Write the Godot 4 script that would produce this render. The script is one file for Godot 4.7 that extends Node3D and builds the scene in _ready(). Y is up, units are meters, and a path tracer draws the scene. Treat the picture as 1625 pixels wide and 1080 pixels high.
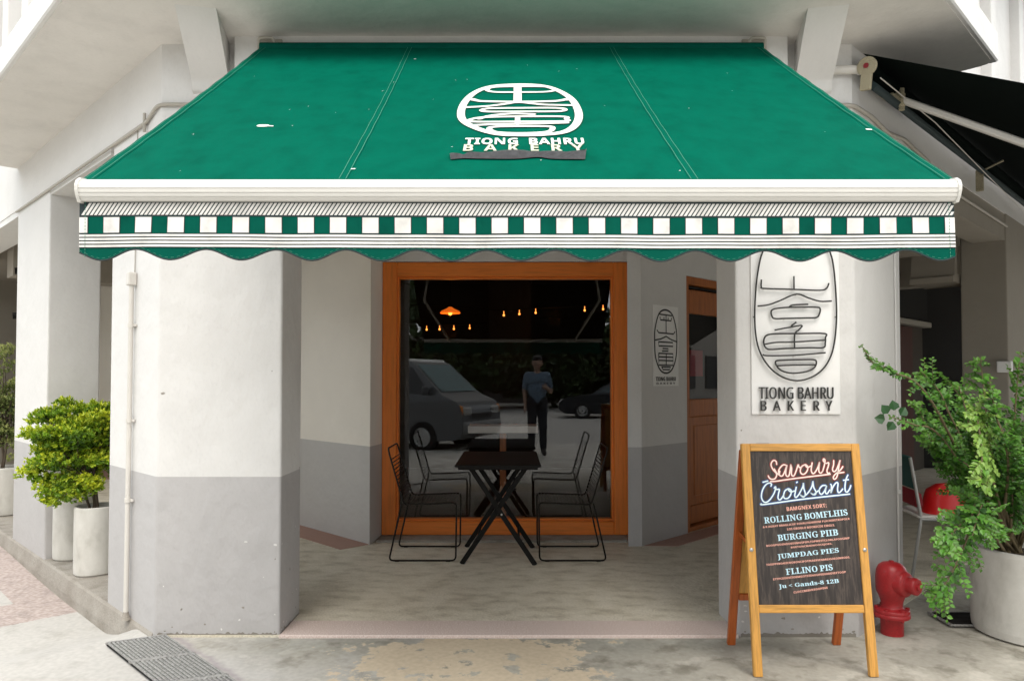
extends Node3D
# A bakery on the corner of a shophouse: green folding awning, big timber window, A-frame menu board.
# Plan coordinates: x to the right, d (depth) away from the camera, h up; world = (x, h, -d).
# The two streets leave the corner at 45 degrees: left(D, s, h) and right(D, s, h) give points on lines parallel to them.

const EYE := 1.36
const R2 := 0.70710678
const SOFFIT := 3.17
const CEIL := 2.81
const DADO := 0.835
const LEFT_D := 1.45      # plane of the left street front
const RIGHT_D := 1.49     # plane of the right street front

var M := {}
var used := {}
var rng := RandomNumberGenerator.new()

func _ready():
	rng.seed = 4711
	# ---------------------------------------------------------------- camera
	var cam := Camera3D.new()
	cam.name = "camera"
	add_child(cam)
	cam.projection = Camera3D.PROJECTION_FRUSTUM
	cam.near = 0.05
	cam.far = 400.0
	cam.size = 2.0 * 0.05 * 540.0 / 1170.0
	cam.frustum_offset = Vector2(0.0, 29.36 / 1170.0 * 0.05)
	cam.position = Vector3(0, EYE, 0)
	cam.rotation_degrees = Vector3(1.5, 0, 0)
	cam.current = true
	# ---------------------------------------------------------------- sky, sun, exposure
	var env := Environment.new()
	env.background_mode = Environment.BG_SKY
	var sky := Sky.new()
	var sm := ProceduralSkyMaterial.new()
	sm.sky_top_color = Color(0.93, 0.97, 1.0)
	sm.sky_horizon_color = Color(0.95, 0.965, 0.975)
	sm.sky_curve = 0.6
	sm.ground_bottom_color = Color(0.45, 0.43, 0.40)
	sm.ground_horizon_color = Color(0.6, 0.59, 0.57)
	sky.sky_material = sm
	env.sky = sky
	env.background_energy_multiplier = 1.0
	env.tonemap_mode = Environment.TONE_MAPPER_LINEAR
	env.tonemap_exposure = 3.5
	env.sdfgi_enabled = true
	env.ssao_enabled = true
	env.ssil_enabled = true
	var we := WorldEnvironment.new()
	we.name = "world_environment"
	we.environment = env
	add_child(we)
	var sun := DirectionalLight3D.new()
	sun.name = "sun"
	sun.light_energy = 0.32
	sun.light_color = Color(1.0, 0.985, 0.96)
	sun.light_angular_distance = 45.0
	sun.shadow_enabled = true
	sun.rotation_degrees = Vector3(-58, 8, 0)
	add_child(sun)
	# ---------------------------------------------------------------- the scene
	make_materials()
	build_ground()
	build_building()
	build_window_and_door()
	build_inside()
	build_main_awning()
	build_side_awning()
	build_wall_signs()
	build_pipes()
	build_walkways()
	build_furniture()
	build_menu_board()
	build_hydrant()
	build_pots_and_plants()
	build_street_behind()

# ==================================================================== mesh helper
class MB:
	var v := PackedVector3Array()
	var n := PackedVector3Array()
	var uv := PackedVector2Array()
	var ix := PackedInt32Array()

	func vert(p: Vector3, nn: Vector3, t := Vector2.ZERO) -> int:
		v.append(p); n.append(nn); uv.append(t)
		return v.size() - 1

	func face(a: int, b: int, c: int):      # counter-clockwise seen from outside
		ix.append(a); ix.append(c); ix.append(b)

	func tri(a: Vector3, b: Vector3, c: Vector3):
		var nn := (b - a).cross(c - a)
		if nn.length_squared() < 1e-16:
			return
		nn = nn.normalized()
		face(vert(a, nn), vert(b, nn), vert(c, nn))

	func quad(a: Vector3, b: Vector3, c: Vector3, d: Vector3):
		var nn := (c - a).cross(d - b)
		if nn.length_squared() < 1e-16:
			return
		nn = nn.normalized()
		var i := vert(a, nn, Vector2(0, 1))
		vert(b, nn, Vector2(1, 1)); vert(c, nn, Vector2(1, 0)); vert(d, nn, Vector2(0, 0))
		face(i, i + 1, i + 2); face(i, i + 2, i + 3)

	func box(xf: Transform3D, size: Vector3, ch := 0.0):
		var e := size * 0.5
		var c: float = min(ch, min(e.x, min(e.y, e.z)) * 0.9)
		var ax := [Vector3(1, 0, 0), Vector3(0, 1, 0), Vector3(0, 0, 1)]
		for k in 3:
			var u: Vector3 = ax[(k + 1) % 3]
			var w: Vector3 = ax[(k + 2) % 3]
			var eu: float = e[(k + 1) % 3] - c
			var ew: float = e[(k + 2) % 3] - c
			for s in [-1.0, 1.0]:
				var o: Vector3 = ax[k] * e[k] * s
				var p := [o - u * eu - w * ew, o + u * eu - w * ew, o + u * eu + w * ew, o - u * eu + w * ew]
				if s < 0: p.reverse()
				quad(xf * p[0], xf * p[1], xf * p[2], xf * p[3])
		if c <= 0.0:
			return
		for k in 3:
			var i1 := (k + 1) % 3
			var i2 := (k + 2) % 3
			for s1 in [-1.0, 1.0]:
				for s2 in [-1.0, 1.0]:
					var lo := Vector3.ZERO
					lo[k] = -(e[k] - c); lo[i1] = s1 * e[i1]; lo[i2] = s2 * (e[i2] - c)
					var hi := lo
					hi[k] = e[k] - c
					var lo2 := Vector3.ZERO
					lo2[k] = -(e[k] - c); lo2[i1] = s1 * (e[i1] - c); lo2[i2] = s2 * e[i2]
					var hi2 := lo2
					hi2[k] = e[k] - c
					if wind(lo, lo2, hi2, s1, s2, i1, i2): quad(xf * hi, xf * hi2, xf * lo2, xf * lo)
					else: quad(xf * lo, xf * lo2, xf * hi2, xf * hi)
		for sx in [-1.0, 1.0]:
			for sy in [-1.0, 1.0]:
				for sz in [-1.0, 1.0]:
					var a := Vector3(sx * e.x, sy * (e.y - c), sz * (e.z - c))
					var b := Vector3(sx * (e.x - c), sy * e.y, sz * (e.z - c))
					var d := Vector3(sx * (e.x - c), sy * (e.y - c), sz * e.z)
					if (b - a).cross(d - a).dot(Vector3(sx, sy, sz)) > 0: tri(xf * a, xf * b, xf * d)
					else: tri(xf * a, xf * d, xf * b)

	func wind(a: Vector3, b: Vector3, c: Vector3, s1: float, s2: float, i1: int, i2: int) -> bool:
		var out := Vector3.ZERO
		out[i1] = s1; out[i2] = s2
		return (b - a).cross(c - a).dot(out) < 0

	func extrude(poly: PackedVector2Array, xf: Transform3D, depth: float):
		var p := poly
		var area := 0.0
		for i in p.size():
			area += p[i].cross(p[(i + 1) % p.size()])
		if area < 0:
			p = p.duplicate()
			p.reverse()
		var m := p.size()
		for i in m:
			var a := p[i]
			var b := p[(i + 1) % m]
			quad(xf * Vector3(a.x, a.y, 0), xf * Vector3(b.x, b.y, 0), xf * Vector3(b.x, b.y, depth), xf * Vector3(a.x, a.y, depth))
		var t := Geometry2D.triangulate_polygon(p)
		for i in range(0, t.size(), 3):
			var q := [p[t[i]], p[t[i + 1]], p[t[i + 2]]]
			if (q[1] - q[0]).cross(q[2] - q[0]) < 0: q.reverse()
			tri(xf * Vector3(q[0].x, q[0].y, depth), xf * Vector3(q[1].x, q[1].y, depth), xf * Vector3(q[2].x, q[2].y, depth))
			tri(xf * Vector3(q[2].x, q[2].y, 0), xf * Vector3(q[1].x, q[1].y, 0), xf * Vector3(q[0].x, q[0].y, 0))

	func tube(pts: Array, r: float, sides := 8, closed := false, radii := []):
		var m := pts.size()
		var t0: Vector3 = (pts[1] - pts[0]).normalized()
		var up := Vector3.UP if abs(t0.y) < 0.9 else Vector3.RIGHT
		var x := t0.cross(up).normalized()
		var start := v.size()
		for i in m:
			var a: Vector3 = pts[(i - 1 + m) % m] if closed or i > 0 else pts[0]
			var b: Vector3 = pts[(i + 1) % m] if closed or i < m - 1 else pts[m - 1]
			var t := (b - a).normalized()
			x = (x - t * x.dot(t)).normalized()
			var y := t.cross(x)
			var rr: float = radii[i] if radii.size() else r
			for k in sides:
				var g := TAU * k / sides
				var dd := x * cos(g) + y * sin(g)
				vert(pts[i] + dd * rr, dd, Vector2(float(k) / sides, float(i)))
		for i in (m if closed else m - 1):
			for k in sides:
				var a := start + i * sides + k
				var b := start + i * sides + (k + 1) % sides
				var c := start + ((i + 1) % m) * sides + (k + 1) % sides
				var d := start + ((i + 1) % m) * sides + k
				face(a, b, c); face(a, c, d)
		if not closed:
			for e in [0, m - 1]:
				var dirv: Vector3 = (pts[0] - pts[1]).normalized() if e == 0 else (pts[m - 1] - pts[m - 2]).normalized()
				var ci := vert(pts[e], dirv)
				var ring := []
				for k in sides:
					ring.append(vert(v[start + e * sides + k], dirv))
				for k in sides:
					if e == 0: face(ci, ring[(k + 1) % sides], ring[k])
					else: face(ci, ring[k], ring[(k + 1) % sides])

	func lathe(prof: Array, sides: int, xf: Transform3D, sharp := 0.75):
		# profile of Vector2(r, y) from bottom to top, turned about local y
		var m := prof.size()
		var sn := []
		for i in m - 1:
			var dd: Vector2 = prof[i + 1] - prof[i]
			sn.append(Vector2(dd.y, -dd.x).normalized())
		for i in m - 1:
			var na: Vector2 = sn[i]
			var nb: Vector2 = sn[i]
			if i > 0 and sn[i - 1].dot(sn[i]) > sharp: na = (sn[i - 1] + sn[i]).normalized()
			if i < m - 2 and sn[i + 1].dot(sn[i]) > sharp: nb = (sn[i + 1] + sn[i]).normalized()
			var s := v.size()
			for k in sides + 1:
				var g := TAU * k / sides
				var cx := cos(g)
				var cz := sin(g)
				vert(xf * Vector3(prof[i].x * cx, prof[i].y, prof[i].x * cz), (xf.basis * Vector3(na.x * cx, na.y, na.x * cz)).normalized(), Vector2(float(k) / sides, prof[i].y))
				vert(xf * Vector3(prof[i + 1].x * cx, prof[i + 1].y, prof[i + 1].x * cz), (xf.basis * Vector3(nb.x * cx, nb.y, nb.x * cz)).normalized(), Vector2(float(k) / sides, prof[i + 1].y))
			for k in sides:
				var a := s + k * 2
				face(a, a + 1, a + 3); face(a, a + 3, a + 2)

	func ribbon(pts: Array, w: float, xf: Transform3D, closed := false):
		# a flat painted stroke in the local xy plane, facing +z
		var m := pts.size()
		var nn := xf.basis.z.normalized()
		var s := v.size()
		for i in m:
			var a: Vector2 = pts[(i - 1 + m) % m] if closed or i > 0 else pts[0]
			var b: Vector2 = pts[(i + 1) % m] if closed or i < m - 1 else pts[m - 1]
			var t: Vector2 = (b - a).normalized()
			var o := Vector2(-t.y, t.x) * w * 0.5
			var p: Vector2 = pts[i]
			vert(xf * Vector3(p.x + o.x, p.y + o.y, 0), nn)
			vert(xf * Vector3(p.x - o.x, p.y - o.y, 0), nn)
		for i in (m if closed else m - 1):
			var a := s + i * 2
			var b := s + ((i + 1) % m) * 2
			face(a, a + 1, b + 1); face(a, b + 1, b)
		if not closed:
			for e in [0, m - 1]:
				var p: Vector2 = pts[e]
				var t: Vector2 = (pts[0] - pts[1]).normalized() if e == 0 else (pts[m - 1] - pts[m - 2]).normalized()
				var a0 := t.angle() - PI / 2
				var c := vert(xf * Vector3(p.x, p.y, 0), nn)
				var last := -1
				for k in 6:
					var g := a0 + PI * k / 5.0
					var q := vert(xf * Vector3(p.x + cos(g) * w * 0.5, p.y + sin(g) * w * 0.5, 0), nn)
					if last >= 0: face(c, last, q)
					last = q

	func mesh() -> ArrayMesh:
		var a := []
		a.resize(Mesh.ARRAY_MAX)
		a[Mesh.ARRAY_VERTEX] = v
		a[Mesh.ARRAY_NORMAL] = n
		a[Mesh.ARRAY_TEX_UV] = uv
		a[Mesh.ARRAY_INDEX] = ix
		var m := ArrayMesh.new()
		m.add_surface_from_arrays(Mesh.PRIMITIVE_TRIANGLES, a)
		return m

# ==================================================================== small helpers
func P(x: float, h: float, d: float) -> Vector3:
	return Vector3(x, h, -d)

func left(D: float, s: float, h: float) -> Vector3:
	return Vector3((D - s) * R2, h, -(D + s) * R2)

func right(D: float, s: float, h: float) -> Vector3:
	return Vector3((s - D) * R2, h, -(D + s) * R2)

func l2(D: float, s: float) -> Vector2:
	return Vector2((D - s) * R2, (D + s) * R2)

func r2(D: float, s: float) -> Vector2:
	return Vector2((s - D) * R2, (D + s) * R2)

func up_from(h: float) -> Transform3D:      # local xy = plan (x, d), local z = up
	return Transform3D(Basis(Vector3(1, 0, 0), Vector3(0, 0, -1), Vector3(0, 1, 0)), Vector3(0, h, 0))

func at(p: Vector3, yaw := 0.0) -> Transform3D:
	return Transform3D(Basis(Vector3.UP, yaw), p)

func prism(poly: Array, h0: float, h1: float, r := 0.0) -> MB:
	var b := MB.new()
	b.extrude(eased(PackedVector2Array(poly), r), up_from(h0), h1 - h0)
	return b

func eased(p: PackedVector2Array, r: float) -> PackedVector2Array:      # corners rounded by r
	if r <= 0.0:
		return p
	var o := PackedVector2Array()
	var m := p.size()
	for i in m:
		var a := (p[(i - 1 + m) % m] - p[i]).normalized() * r
		var c := (p[(i + 1) % m] - p[i]).normalized() * r
		for k in 4:
			var t := k / 3.0
			o.append(p[i] + a * (1 - t) * (1 - t) + c * t * t)
	return o

func smooth(pts: Array, closed := false, sub := 5) -> Array:      # Catmull-Rom
	var o := []
	var m := pts.size()
	for i in (m if closed else m - 1):
		var p1 = pts[i]
		var p2 = pts[(i + 1) % m]
		var p0 = pts[(i - 1 + m) % m] if closed or i > 0 else p1
		var p3 = pts[(i + 2) % m] if closed or i < m - 2 else p2
		for k in sub:
			var t := float(k) / sub
			o.append(p1.cubic_interpolate(p2, p0, p3, t))
	if not closed:
		o.append(pts[m - 1])
	return o

func path3(pts: Array, r: float, n := 4) -> Array:      # a polyline whose corners are bent with radius r
	var o := [pts[0]]
	for i in range(1, pts.size() - 1):
		var a: Vector3 = pts[i - 1] - pts[i]
		var c: Vector3 = pts[i + 1] - pts[i]
		var ra: float = min(r, a.length() * 0.45)
		var rc: float = min(r, c.length() * 0.45)
		a = a.normalized() * ra
		c = c.normalized() * rc
		for k in n + 1:
			var t := float(k) / n
			o.append(pts[i] + a * (1 - t) * (1 - t) + c * t * t)
	o.append(pts[-1])
	return o

func numbered(called: String) -> String:
	if not used.has(called):
		used[called] = 0
		return called
	used[called] += 1
	return "%s_%03d" % [called, used[called]]

func thing(called: String, label: String, category: String, where := Vector3.ZERO, yaw := 0.0, group := "") -> Node3D:
	var o := Node3D.new()
	o.name = numbered(called)
	add_child(o)
	o.position = where
	o.rotation.y = yaw
	tag(o, label, category, group)
	return o

func tag(o: Node3D, label: String, category: String, group := ""):
	o.set_meta("label", label)
	o.set_meta("category", category)
	if group: o.set_meta("group", group)

func part(parent: Node3D, called: String, b, material: Material, stuff := false) -> MeshInstance3D:
	var o := MeshInstance3D.new()
	o.name = called if parent != self else numbered(called)
	o.mesh = b.mesh() if b is MB else b
	o.material_override = material
	parent.add_child(o, true)
	if stuff: o.set_meta("kind", "stuff")
	return o

func structure(called: String, b, material: Material) -> MeshInstance3D:
	var o := part(self, called, b, material)
	o.set_meta("kind", "structure")
	return o

func group_node(parent: Node3D, called: String) -> Node3D:
	var o := Node3D.new()
	o.name = called
	parent.add_child(o, true)
	return o

func lettering(parent: Node3D, called: String, text: String, xf: Transform3D, width: float, height: float, depth: float, material: Material, font := "Droid Sans", weight := 700) -> MeshInstance3D:
	# letters centred on xf's origin, standing on its xy plane
	var f := SystemFont.new()
	f.font_names = PackedStringArray([font])
	f.font_weight = weight
	var t := TextMesh.new()
	t.font = f
	t.text = text
	t.font_size = 48
	t.pixel_size = 0.01
	t.depth = 0.1
	t.curve_step = 1.5
	var bb := t.get_aabb()
	var o := MeshInstance3D.new()
	o.name = called
	o.mesh = t
	o.material_override = material
	var sx := width / bb.size.x
	var sy := height / bb.size.y
	var sz := depth / bb.size.z
	var b := xf.basis * Basis.from_scale(Vector3(sx, sy, sz))
	o.transform = Transform3D(b, xf.origin - b * (bb.position + Vector3(bb.size.x * 0.5, bb.size.y * 0.5, 0)))
	parent.add_child(o, true)
	return o

func bar_between(b: MB, p: Vector3, q: Vector3, w: float, t: float, side := Vector3.FORWARD, ch := 0.0):
	# a flat bar from p to q, w wide and t thick along «side»
	var y := (q - p).normalized()
	var z := (side - y * side.dot(y)).normalized()
	var x := y.cross(z)
	b.box(Transform3D(Basis(x, y, z), (p + q) * 0.5), Vector3(w, p.distance_to(q), t), ch)

# ==================================================================== materials
func lin(r: float, g: float, b: float) -> Color:
	return Color(r, g, b).linear_to_srgb()

func noise_tex(freq: float, stops: Array, octaves := 4, seed_value := 1, size := 512, type := FastNoiseLite.TYPE_SIMPLEX_SMOOTH, warp := 0.0) -> NoiseTexture2D:
	var n := FastNoiseLite.new()
	n.noise_type = type
	n.seed = seed_value
	n.frequency = freq
	n.fractal_octaves = octaves
	n.fractal_gain = 0.55
	if warp > 0:
		n.domain_warp_enabled = true
		n.domain_warp_amplitude = warp
	var t := NoiseTexture2D.new()
	t.width = size
	t.height = size
	t.seamless = true
	t.seamless_blend_skirt = 0.2
	t.noise = n
	var g := Gradient.new()
	var offs := PackedFloat32Array()
	var cols := PackedColorArray()
	for s in stops:
		offs.append(s[0])
		cols.append(s[1])
	g.offsets = offs
	g.colors = cols
	t.color_ramp = g
	return t

func normal_tex(freq: float, strength: float, octaves := 4, seed_value := 5, size := 512) -> NoiseTexture2D:
	var n := FastNoiseLite.new()
	n.seed = seed_value
	n.frequency = freq
	n.fractal_octaves = octaves
	var t := NoiseTexture2D.new()
	t.width = size
	t.height = size
	t.seamless = true
	t.as_normal_map = true
	t.bump_strength = strength
	t.noise = n
	return t

func grey(v: float) -> Color:
	return Color(v, v, v)

func surf(color: Color, rough := 0.7, tex: Texture2D = null, scale := Vector3.ONE, nrm: Texture2D = null, nscale := 1.0, world := true) -> StandardMaterial3D:
	var m := StandardMaterial3D.new()
	m.albedo_color = color
	m.roughness = rough
	if tex: m.albedo_texture = tex
	if nrm:
		m.normal_enabled = true
		m.normal_texture = nrm
		m.normal_scale = nscale
	m.uv1_triplanar = true
	m.uv1_world_triplanar = world
	m.uv1_scale = scale
	return m

func detail(m: StandardMaterial3D, tex: Texture2D, scale: Vector3):
	m.detail_enabled = true
	m.detail_albedo = tex
	m.detail_blend_mode = BaseMaterial3D.BLEND_MODE_MUL
	m.detail_uv_layer = BaseMaterial3D.DETAIL_UV_2
	m.uv2_triplanar = true
	m.uv2_world_triplanar = m.uv1_world_triplanar
	m.uv2_scale = scale

func plain(r: float, g: float, b: float, rough := 0.6, metal := 0.0) -> StandardMaterial3D:
	var m := StandardMaterial3D.new()
	m.albedo_color = lin(r, g, b)
	m.roughness = rough
	m.metallic = metal
	return m

func make_materials():
	var mottle := noise_tex(0.012, [[0.0, grey(0.97)], [0.45, grey(0.988)], [0.75, grey(1.0)], [1.0, grey(0.985)]], 5, 11)
	var speck := noise_tex(0.06, [[0.0, grey(0.955)], [0.3, grey(0.99)], [1.0, grey(1.0)]], 4, 12)
	var plaster_n := normal_tex(0.03, 3.0, 5, 13)
	M.white = surf(lin(0.69, 0.675, 0.655), 0.75, mottle, Vector3(0.45, 0.3, 0.45), plaster_n, 0.35)
	detail(M.white, speck, Vector3(1.7, 0.9, 1.7))
	M.white_lifted = surf(lin(0.83, 0.785, 0.71), 0.75, mottle, Vector3(0.45, 0.3, 0.45), plaster_n, 0.35)  # lightened copy of the white paint: recess brightness put into the colour
	M.grey_lifted = surf(lin(0.50, 0.485, 0.47), 0.6, mottle, Vector3(0.5, 0.35, 0.5), plaster_n, 0.4)  # grey base lightened the same way for the recess
	M.grey_paint = surf(lin(0.455, 0.44, 0.435), 0.6, mottle, Vector3(0.5, 0.35, 0.5), plaster_n, 0.4)
	detail(M.grey_paint, speck, Vector3(1.9, 1.1, 1.9))
	M.soffit = surf(lin(0.72, 0.69, 0.65), 0.8, noise_tex(0.01, [[0.0, grey(0.94)], [0.5, grey(0.985)], [1.0, grey(1.0)]], 5, 21), Vector3(0.5, 0.5, 0.5), plaster_n, 0.3)
	detail(M.soffit, speck, Vector3(1.3, 1.3, 1.3))
	M.sign_white = surf(lin(0.86, 0.85, 0.83), 0.5, mottle, Vector3(0.8, 0.8, 0.8))
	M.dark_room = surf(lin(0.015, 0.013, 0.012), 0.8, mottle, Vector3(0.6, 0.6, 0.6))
	M.terrace = surf(lin(0.40, 0.37, 0.33), 0.85, mottle, Vector3(0.2, 0.2, 0.2))
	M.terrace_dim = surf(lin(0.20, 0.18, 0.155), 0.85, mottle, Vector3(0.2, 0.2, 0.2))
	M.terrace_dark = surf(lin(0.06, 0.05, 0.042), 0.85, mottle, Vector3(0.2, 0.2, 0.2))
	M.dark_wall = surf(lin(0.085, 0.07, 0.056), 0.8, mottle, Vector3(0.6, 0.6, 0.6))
	M.brown_grey_wall = surf(lin(0.30, 0.27, 0.225), 0.8, mottle, Vector3(0.6, 0.6, 0.6), plaster_n, 0.3)
	# concrete
	var stain := noise_tex(0.010, [[0.0, lin(0.46, 0.405, 0.31)], [0.3, lin(0.62, 0.56, 0.44)], [0.55, lin(0.71, 0.65, 0.53)], [1.0, lin(0.78, 0.72, 0.60)]], 6, 31, 768, FastNoiseLite.TYPE_SIMPLEX_SMOOTH, 22.0)
	var grit := noise_tex(0.09, [[0.0, grey(0.72)], [0.35, grey(0.93)], [0.8, grey(1.0)]], 4, 32)
	var grit_n := normal_tex(0.08, 4.0, 5, 33)
	M.floor = surf(Color.WHITE, 0.62, stain, Vector3(0.55, 0.55, 0.9), grit_n, 0.25)
	detail(M.floor, grit, Vector3(1.6, 1.6, 1.6))
	var pave := noise_tex(0.012, [[0.0, lin(0.36, 0.335, 0.29)], [0.5, lin(0.52, 0.495, 0.45)], [1.0, lin(0.62, 0.595, 0.55)]], 5, 37)
	M.pavement = surf(Color.WHITE, 0.8, pave, Vector3(0.3, 0.3, 0.3), grit_n, 0.3)
	detail(M.pavement, grit, Vector3(1.4, 1.4, 1.4))
	var kerb := noise_tex(0.012, [[0.0, lin(0.22, 0.19, 0.155)], [0.45, lin(0.33, 0.30, 0.26)], [1.0, lin(0.42, 0.39, 0.345)]], 5, 34)
	M.kerb = surf(Color.WHITE, 0.85, kerb, Vector3(0.7, 0.7, 0.7), grit_n, 0.5)
	detail(M.kerb, grit, Vector3(2, 2, 2))
	var chips := noise_tex(0.11, [[0.0, lin(0.40, 0.27, 0.235)], [0.35, lin(0.60, 0.475, 0.43)], [0.55, lin(0.66, 0.56, 0.51)], [0.8, lin(0.78, 0.68, 0.64)], [1.0, lin(0.42, 0.29, 0.26)]], 2, 35, 512, FastNoiseLite.TYPE_CELLULAR)
	M.terrazzo = surf(Color.WHITE, 0.55, chips, Vector3(2.4, 2.4, 2.4), grit_n, 0.2)
	M.red_strip = surf(lin(0.62, 0.44, 0.38), 0.6, chips, Vector3(2.4, 2.4, 2.4), grit_n, 0.2)
	detail(M.red_strip, mottle, Vector3(1, 1, 1))
	M.pot = surf(Color.WHITE, 0.8, noise_tex(0.014, [[0.0, lin(0.42, 0.405, 0.365)], [0.4, lin(0.56, 0.545, 0.50)], [1.0, lin(0.66, 0.645, 0.605)]], 5, 36), Vector3(1.3, 0.6, 1.3), grit_n, 0.10)
	detail(M.pot, speck, Vector3(2.2, 1.4, 2.2))
	M.soil = surf(lin(0.06, 0.042, 0.028), 0.95, grit, Vector3(4, 4, 4), grit_n, 1.0)
	M.asphalt = surf(lin(0.38, 0.365, 0.34), 0.8, grit, Vector3(1, 1, 1))
	# timber
	var grain := noise_tex(0.02, [[0.0, grey(0.74)], [0.35, grey(0.9)], [0.6, grey(1.0)], [0.85, grey(0.88)], [1.0, grey(0.96)]], 5, 41, 512, FastNoiseLite.TYPE_SIMPLEX_SMOOTH, 8.0)
	var grain_soft := noise_tex(0.02, [[0.0, grey(0.88)], [0.4, grey(0.96)], [0.7, grey(1.0)], [1.0, grey(0.93)]], 5, 43, 512, FastNoiseLite.TYPE_SIMPLEX_SMOOTH, 8.0)
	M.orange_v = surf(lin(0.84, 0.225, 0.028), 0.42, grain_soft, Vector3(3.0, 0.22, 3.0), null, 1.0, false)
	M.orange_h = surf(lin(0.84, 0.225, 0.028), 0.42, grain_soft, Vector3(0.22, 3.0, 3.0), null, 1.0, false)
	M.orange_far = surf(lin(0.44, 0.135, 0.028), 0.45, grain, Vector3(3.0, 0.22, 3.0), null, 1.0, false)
	M.pine_v = surf(lin(0.63, 0.315, 0.065), 0.45, grain, Vector3(6.0, 0.45, 6.0), null, 1.0, false)
	M.pine_h = surf(lin(0.63, 0.315, 0.065), 0.45, grain, Vector3(0.45, 6.0, 6.0), null, 1.0, false)
	M.red_pine = surf(lin(0.45, 0.105, 0.018), 0.45, grain, Vector3(6.0, 0.45, 6.0), null, 1.0, false)
	M.board = surf(Color.WHITE, 0.55, noise_tex(0.018, [[0.0, lin(0.011, 0.008, 0.007)], [0.5, lin(0.03, 0.022, 0.019)], [0.66, lin(0.075, 0.056, 0.046)], [0.78, lin(0.033, 0.024, 0.02)], [1.0, lin(0.12, 0.095, 0.08)]], 5, 42, 512, FastNoiseLite.TYPE_SIMPLEX_SMOOTH, 12.0), Vector3(4.6, 0.5, 4.6), null, 1.0, false)
	M.dark_door = surf(lin(0.10, 0.03, 0.02), 0.6, grain, Vector3(2.0, 0.2, 2.0))
	# metal, paint, plastic
	M.black_metal = plain(0.012, 0.011, 0.010, 0.6, 0.0)
	M.black_metal.metallic_specular = 0.22
	M.chair_metal = plain(0.014, 0.012, 0.010, 0.5, 0.0)
	M.chair_metal.metallic_specular = 0.3
	M.letter_black = plain(0.022, 0.022, 0.02, 0.5)
	M.print_black = plain(0.03, 0.03, 0.028, 0.6)
	M.steel = plain(0.45, 0.45, 0.44, 0.4, 0.8)
	M.galv = surf(lin(0.46, 0.45, 0.43), 0.55, noise_tex(0.03, [[0.0, grey(0.55)], [0.5, grey(0.85)], [1.0, grey(1.0)]], 4, 51), Vector3(3, 3, 3), grit_n, 0.3)
	M.galv.metallic = 0.35
	M.pit = plain(0.012, 0.011, 0.010, 0.9)
	M.white_metal = surf(lin(0.64, 0.62, 0.58), 0.38, mottle, Vector3(0.8, 3.0, 3.0))
	M.groove = plain(0.22, 0.20, 0.17, 0.6)
	M.pipe_white = surf(lin(0.62, 0.59, 0.545), 0.5, mottle, Vector3(1, 1, 1))
	M.pipe_dim = surf(lin(0.40, 0.37, 0.32), 0.6, mottle, Vector3(1, 1, 1))
	M.rusty = surf(lin(0.52, 0.47, 0.33), 0.7, noise_tex(0.05, [[0.0, lin(0.06, 0.035, 0.02)], [0.35, lin(0.18, 0.14, 0.09)], [0.5, grey(0.95)], [1.0, grey(1.0)]], 4, 52), Vector3(9, 9, 9))
	M.red_paint = surf(lin(0.36, 0.012, 0.016), 0.4, noise_tex(0.03, [[0.0, grey(0.62)], [0.35, grey(0.95)], [1.0, grey(1.0)]], 4, 53), Vector3(5, 5, 5), normal_tex(0.05, 3.0, 4, 54), 0.35)
	M.red_plastic = plain(0.62, 0.012, 0.012, 0.35)
	M.yellow_plastic = plain(0.75, 0.26, 0.02, 0.4)
	M.teal_cloth = plain(0.02, 0.09, 0.085, 0.7)
	M.dark_red = plain(0.22, 0.012, 0.02, 0.7)
	M.table_white = surf(lin(0.72, 0.70, 0.66), 0.4, mottle, Vector3(2, 2, 2))
	# awning cloth
	var weave := noise_tex(0.011, [[0.0, grey(0.84)], [0.4, grey(0.95)], [0.7, grey(1.0)], [1.0, grey(0.93)]], 6, 61, 768, FastNoiseLite.TYPE_SIMPLEX_SMOOTH, 14.0)
	M.green = surf(lin(0.0006, 0.099, 0.062), 0.72, weave, Vector3(0.8, 0.8, 0.8), normal_tex(0.006, 5.0, 2, 62), 0.12)
	detail(M.green, noise_tex(0.2, [[0.0, grey(0.86)], [0.5, grey(1.0)]], 2, 63), Vector3(4, 4, 4))
	M.green_valance = surf(lin(0.0006, 0.080, 0.054), 0.72, weave, Vector3(0.8, 0.8, 0.8), normal_tex(0.01, 5.0, 2, 64), 0.2)
	M.green.metallic_specular = 0.06
	M.green_valance.metallic_specular = 0.15
	M.cloth_dark = plain(0.014, 0.028, 0.03, 0.8)
	M.cloth_white = surf(lin(0.72, 0.70, 0.665), 0.8, weave, Vector3(1, 1, 1))
	M.stitch = plain(0.05, 0.22, 0.15, 0.8)
	M.stitch_white = plain(0.75, 0.73, 0.66, 0.8)
	M.logo_white = surf(lin(0.82, 0.80, 0.74), 0.75, speck, Vector3(5, 5, 5))
	M.logo_edge = plain(0.012, 0.06, 0.04, 0.8)
	M.logo_outline = plain(0.52, 0.53, 0.40, 0.8)
	M.tape = surf(lin(0.055, 0.055, 0.062), 0.5, noise_tex(0.03, [[0.0, grey(0.4)], [1.0, grey(1.0)]], 4, 65), Vector3(3, 3, 3))
	M.dark_canvas = surf(lin(0.0035, 0.006, 0.005), 0.9, weave, Vector3(1, 1, 1))
	M.dark_canvas.metallic_specular = 0.1
	M.dropping = plain(0.82, 0.81, 0.77, 0.8)
	# paint on the menu board
	M.neon_red = plain(0.20, 0.02, 0.016, 0.6)
	M.neon_pink = plain(0.88, 0.70, 0.63, 0.6)
	M.neon_blue = plain(0.022, 0.06, 0.19, 0.6)
	M.neon_white = plain(0.70, 0.82, 0.86, 0.6)
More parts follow.
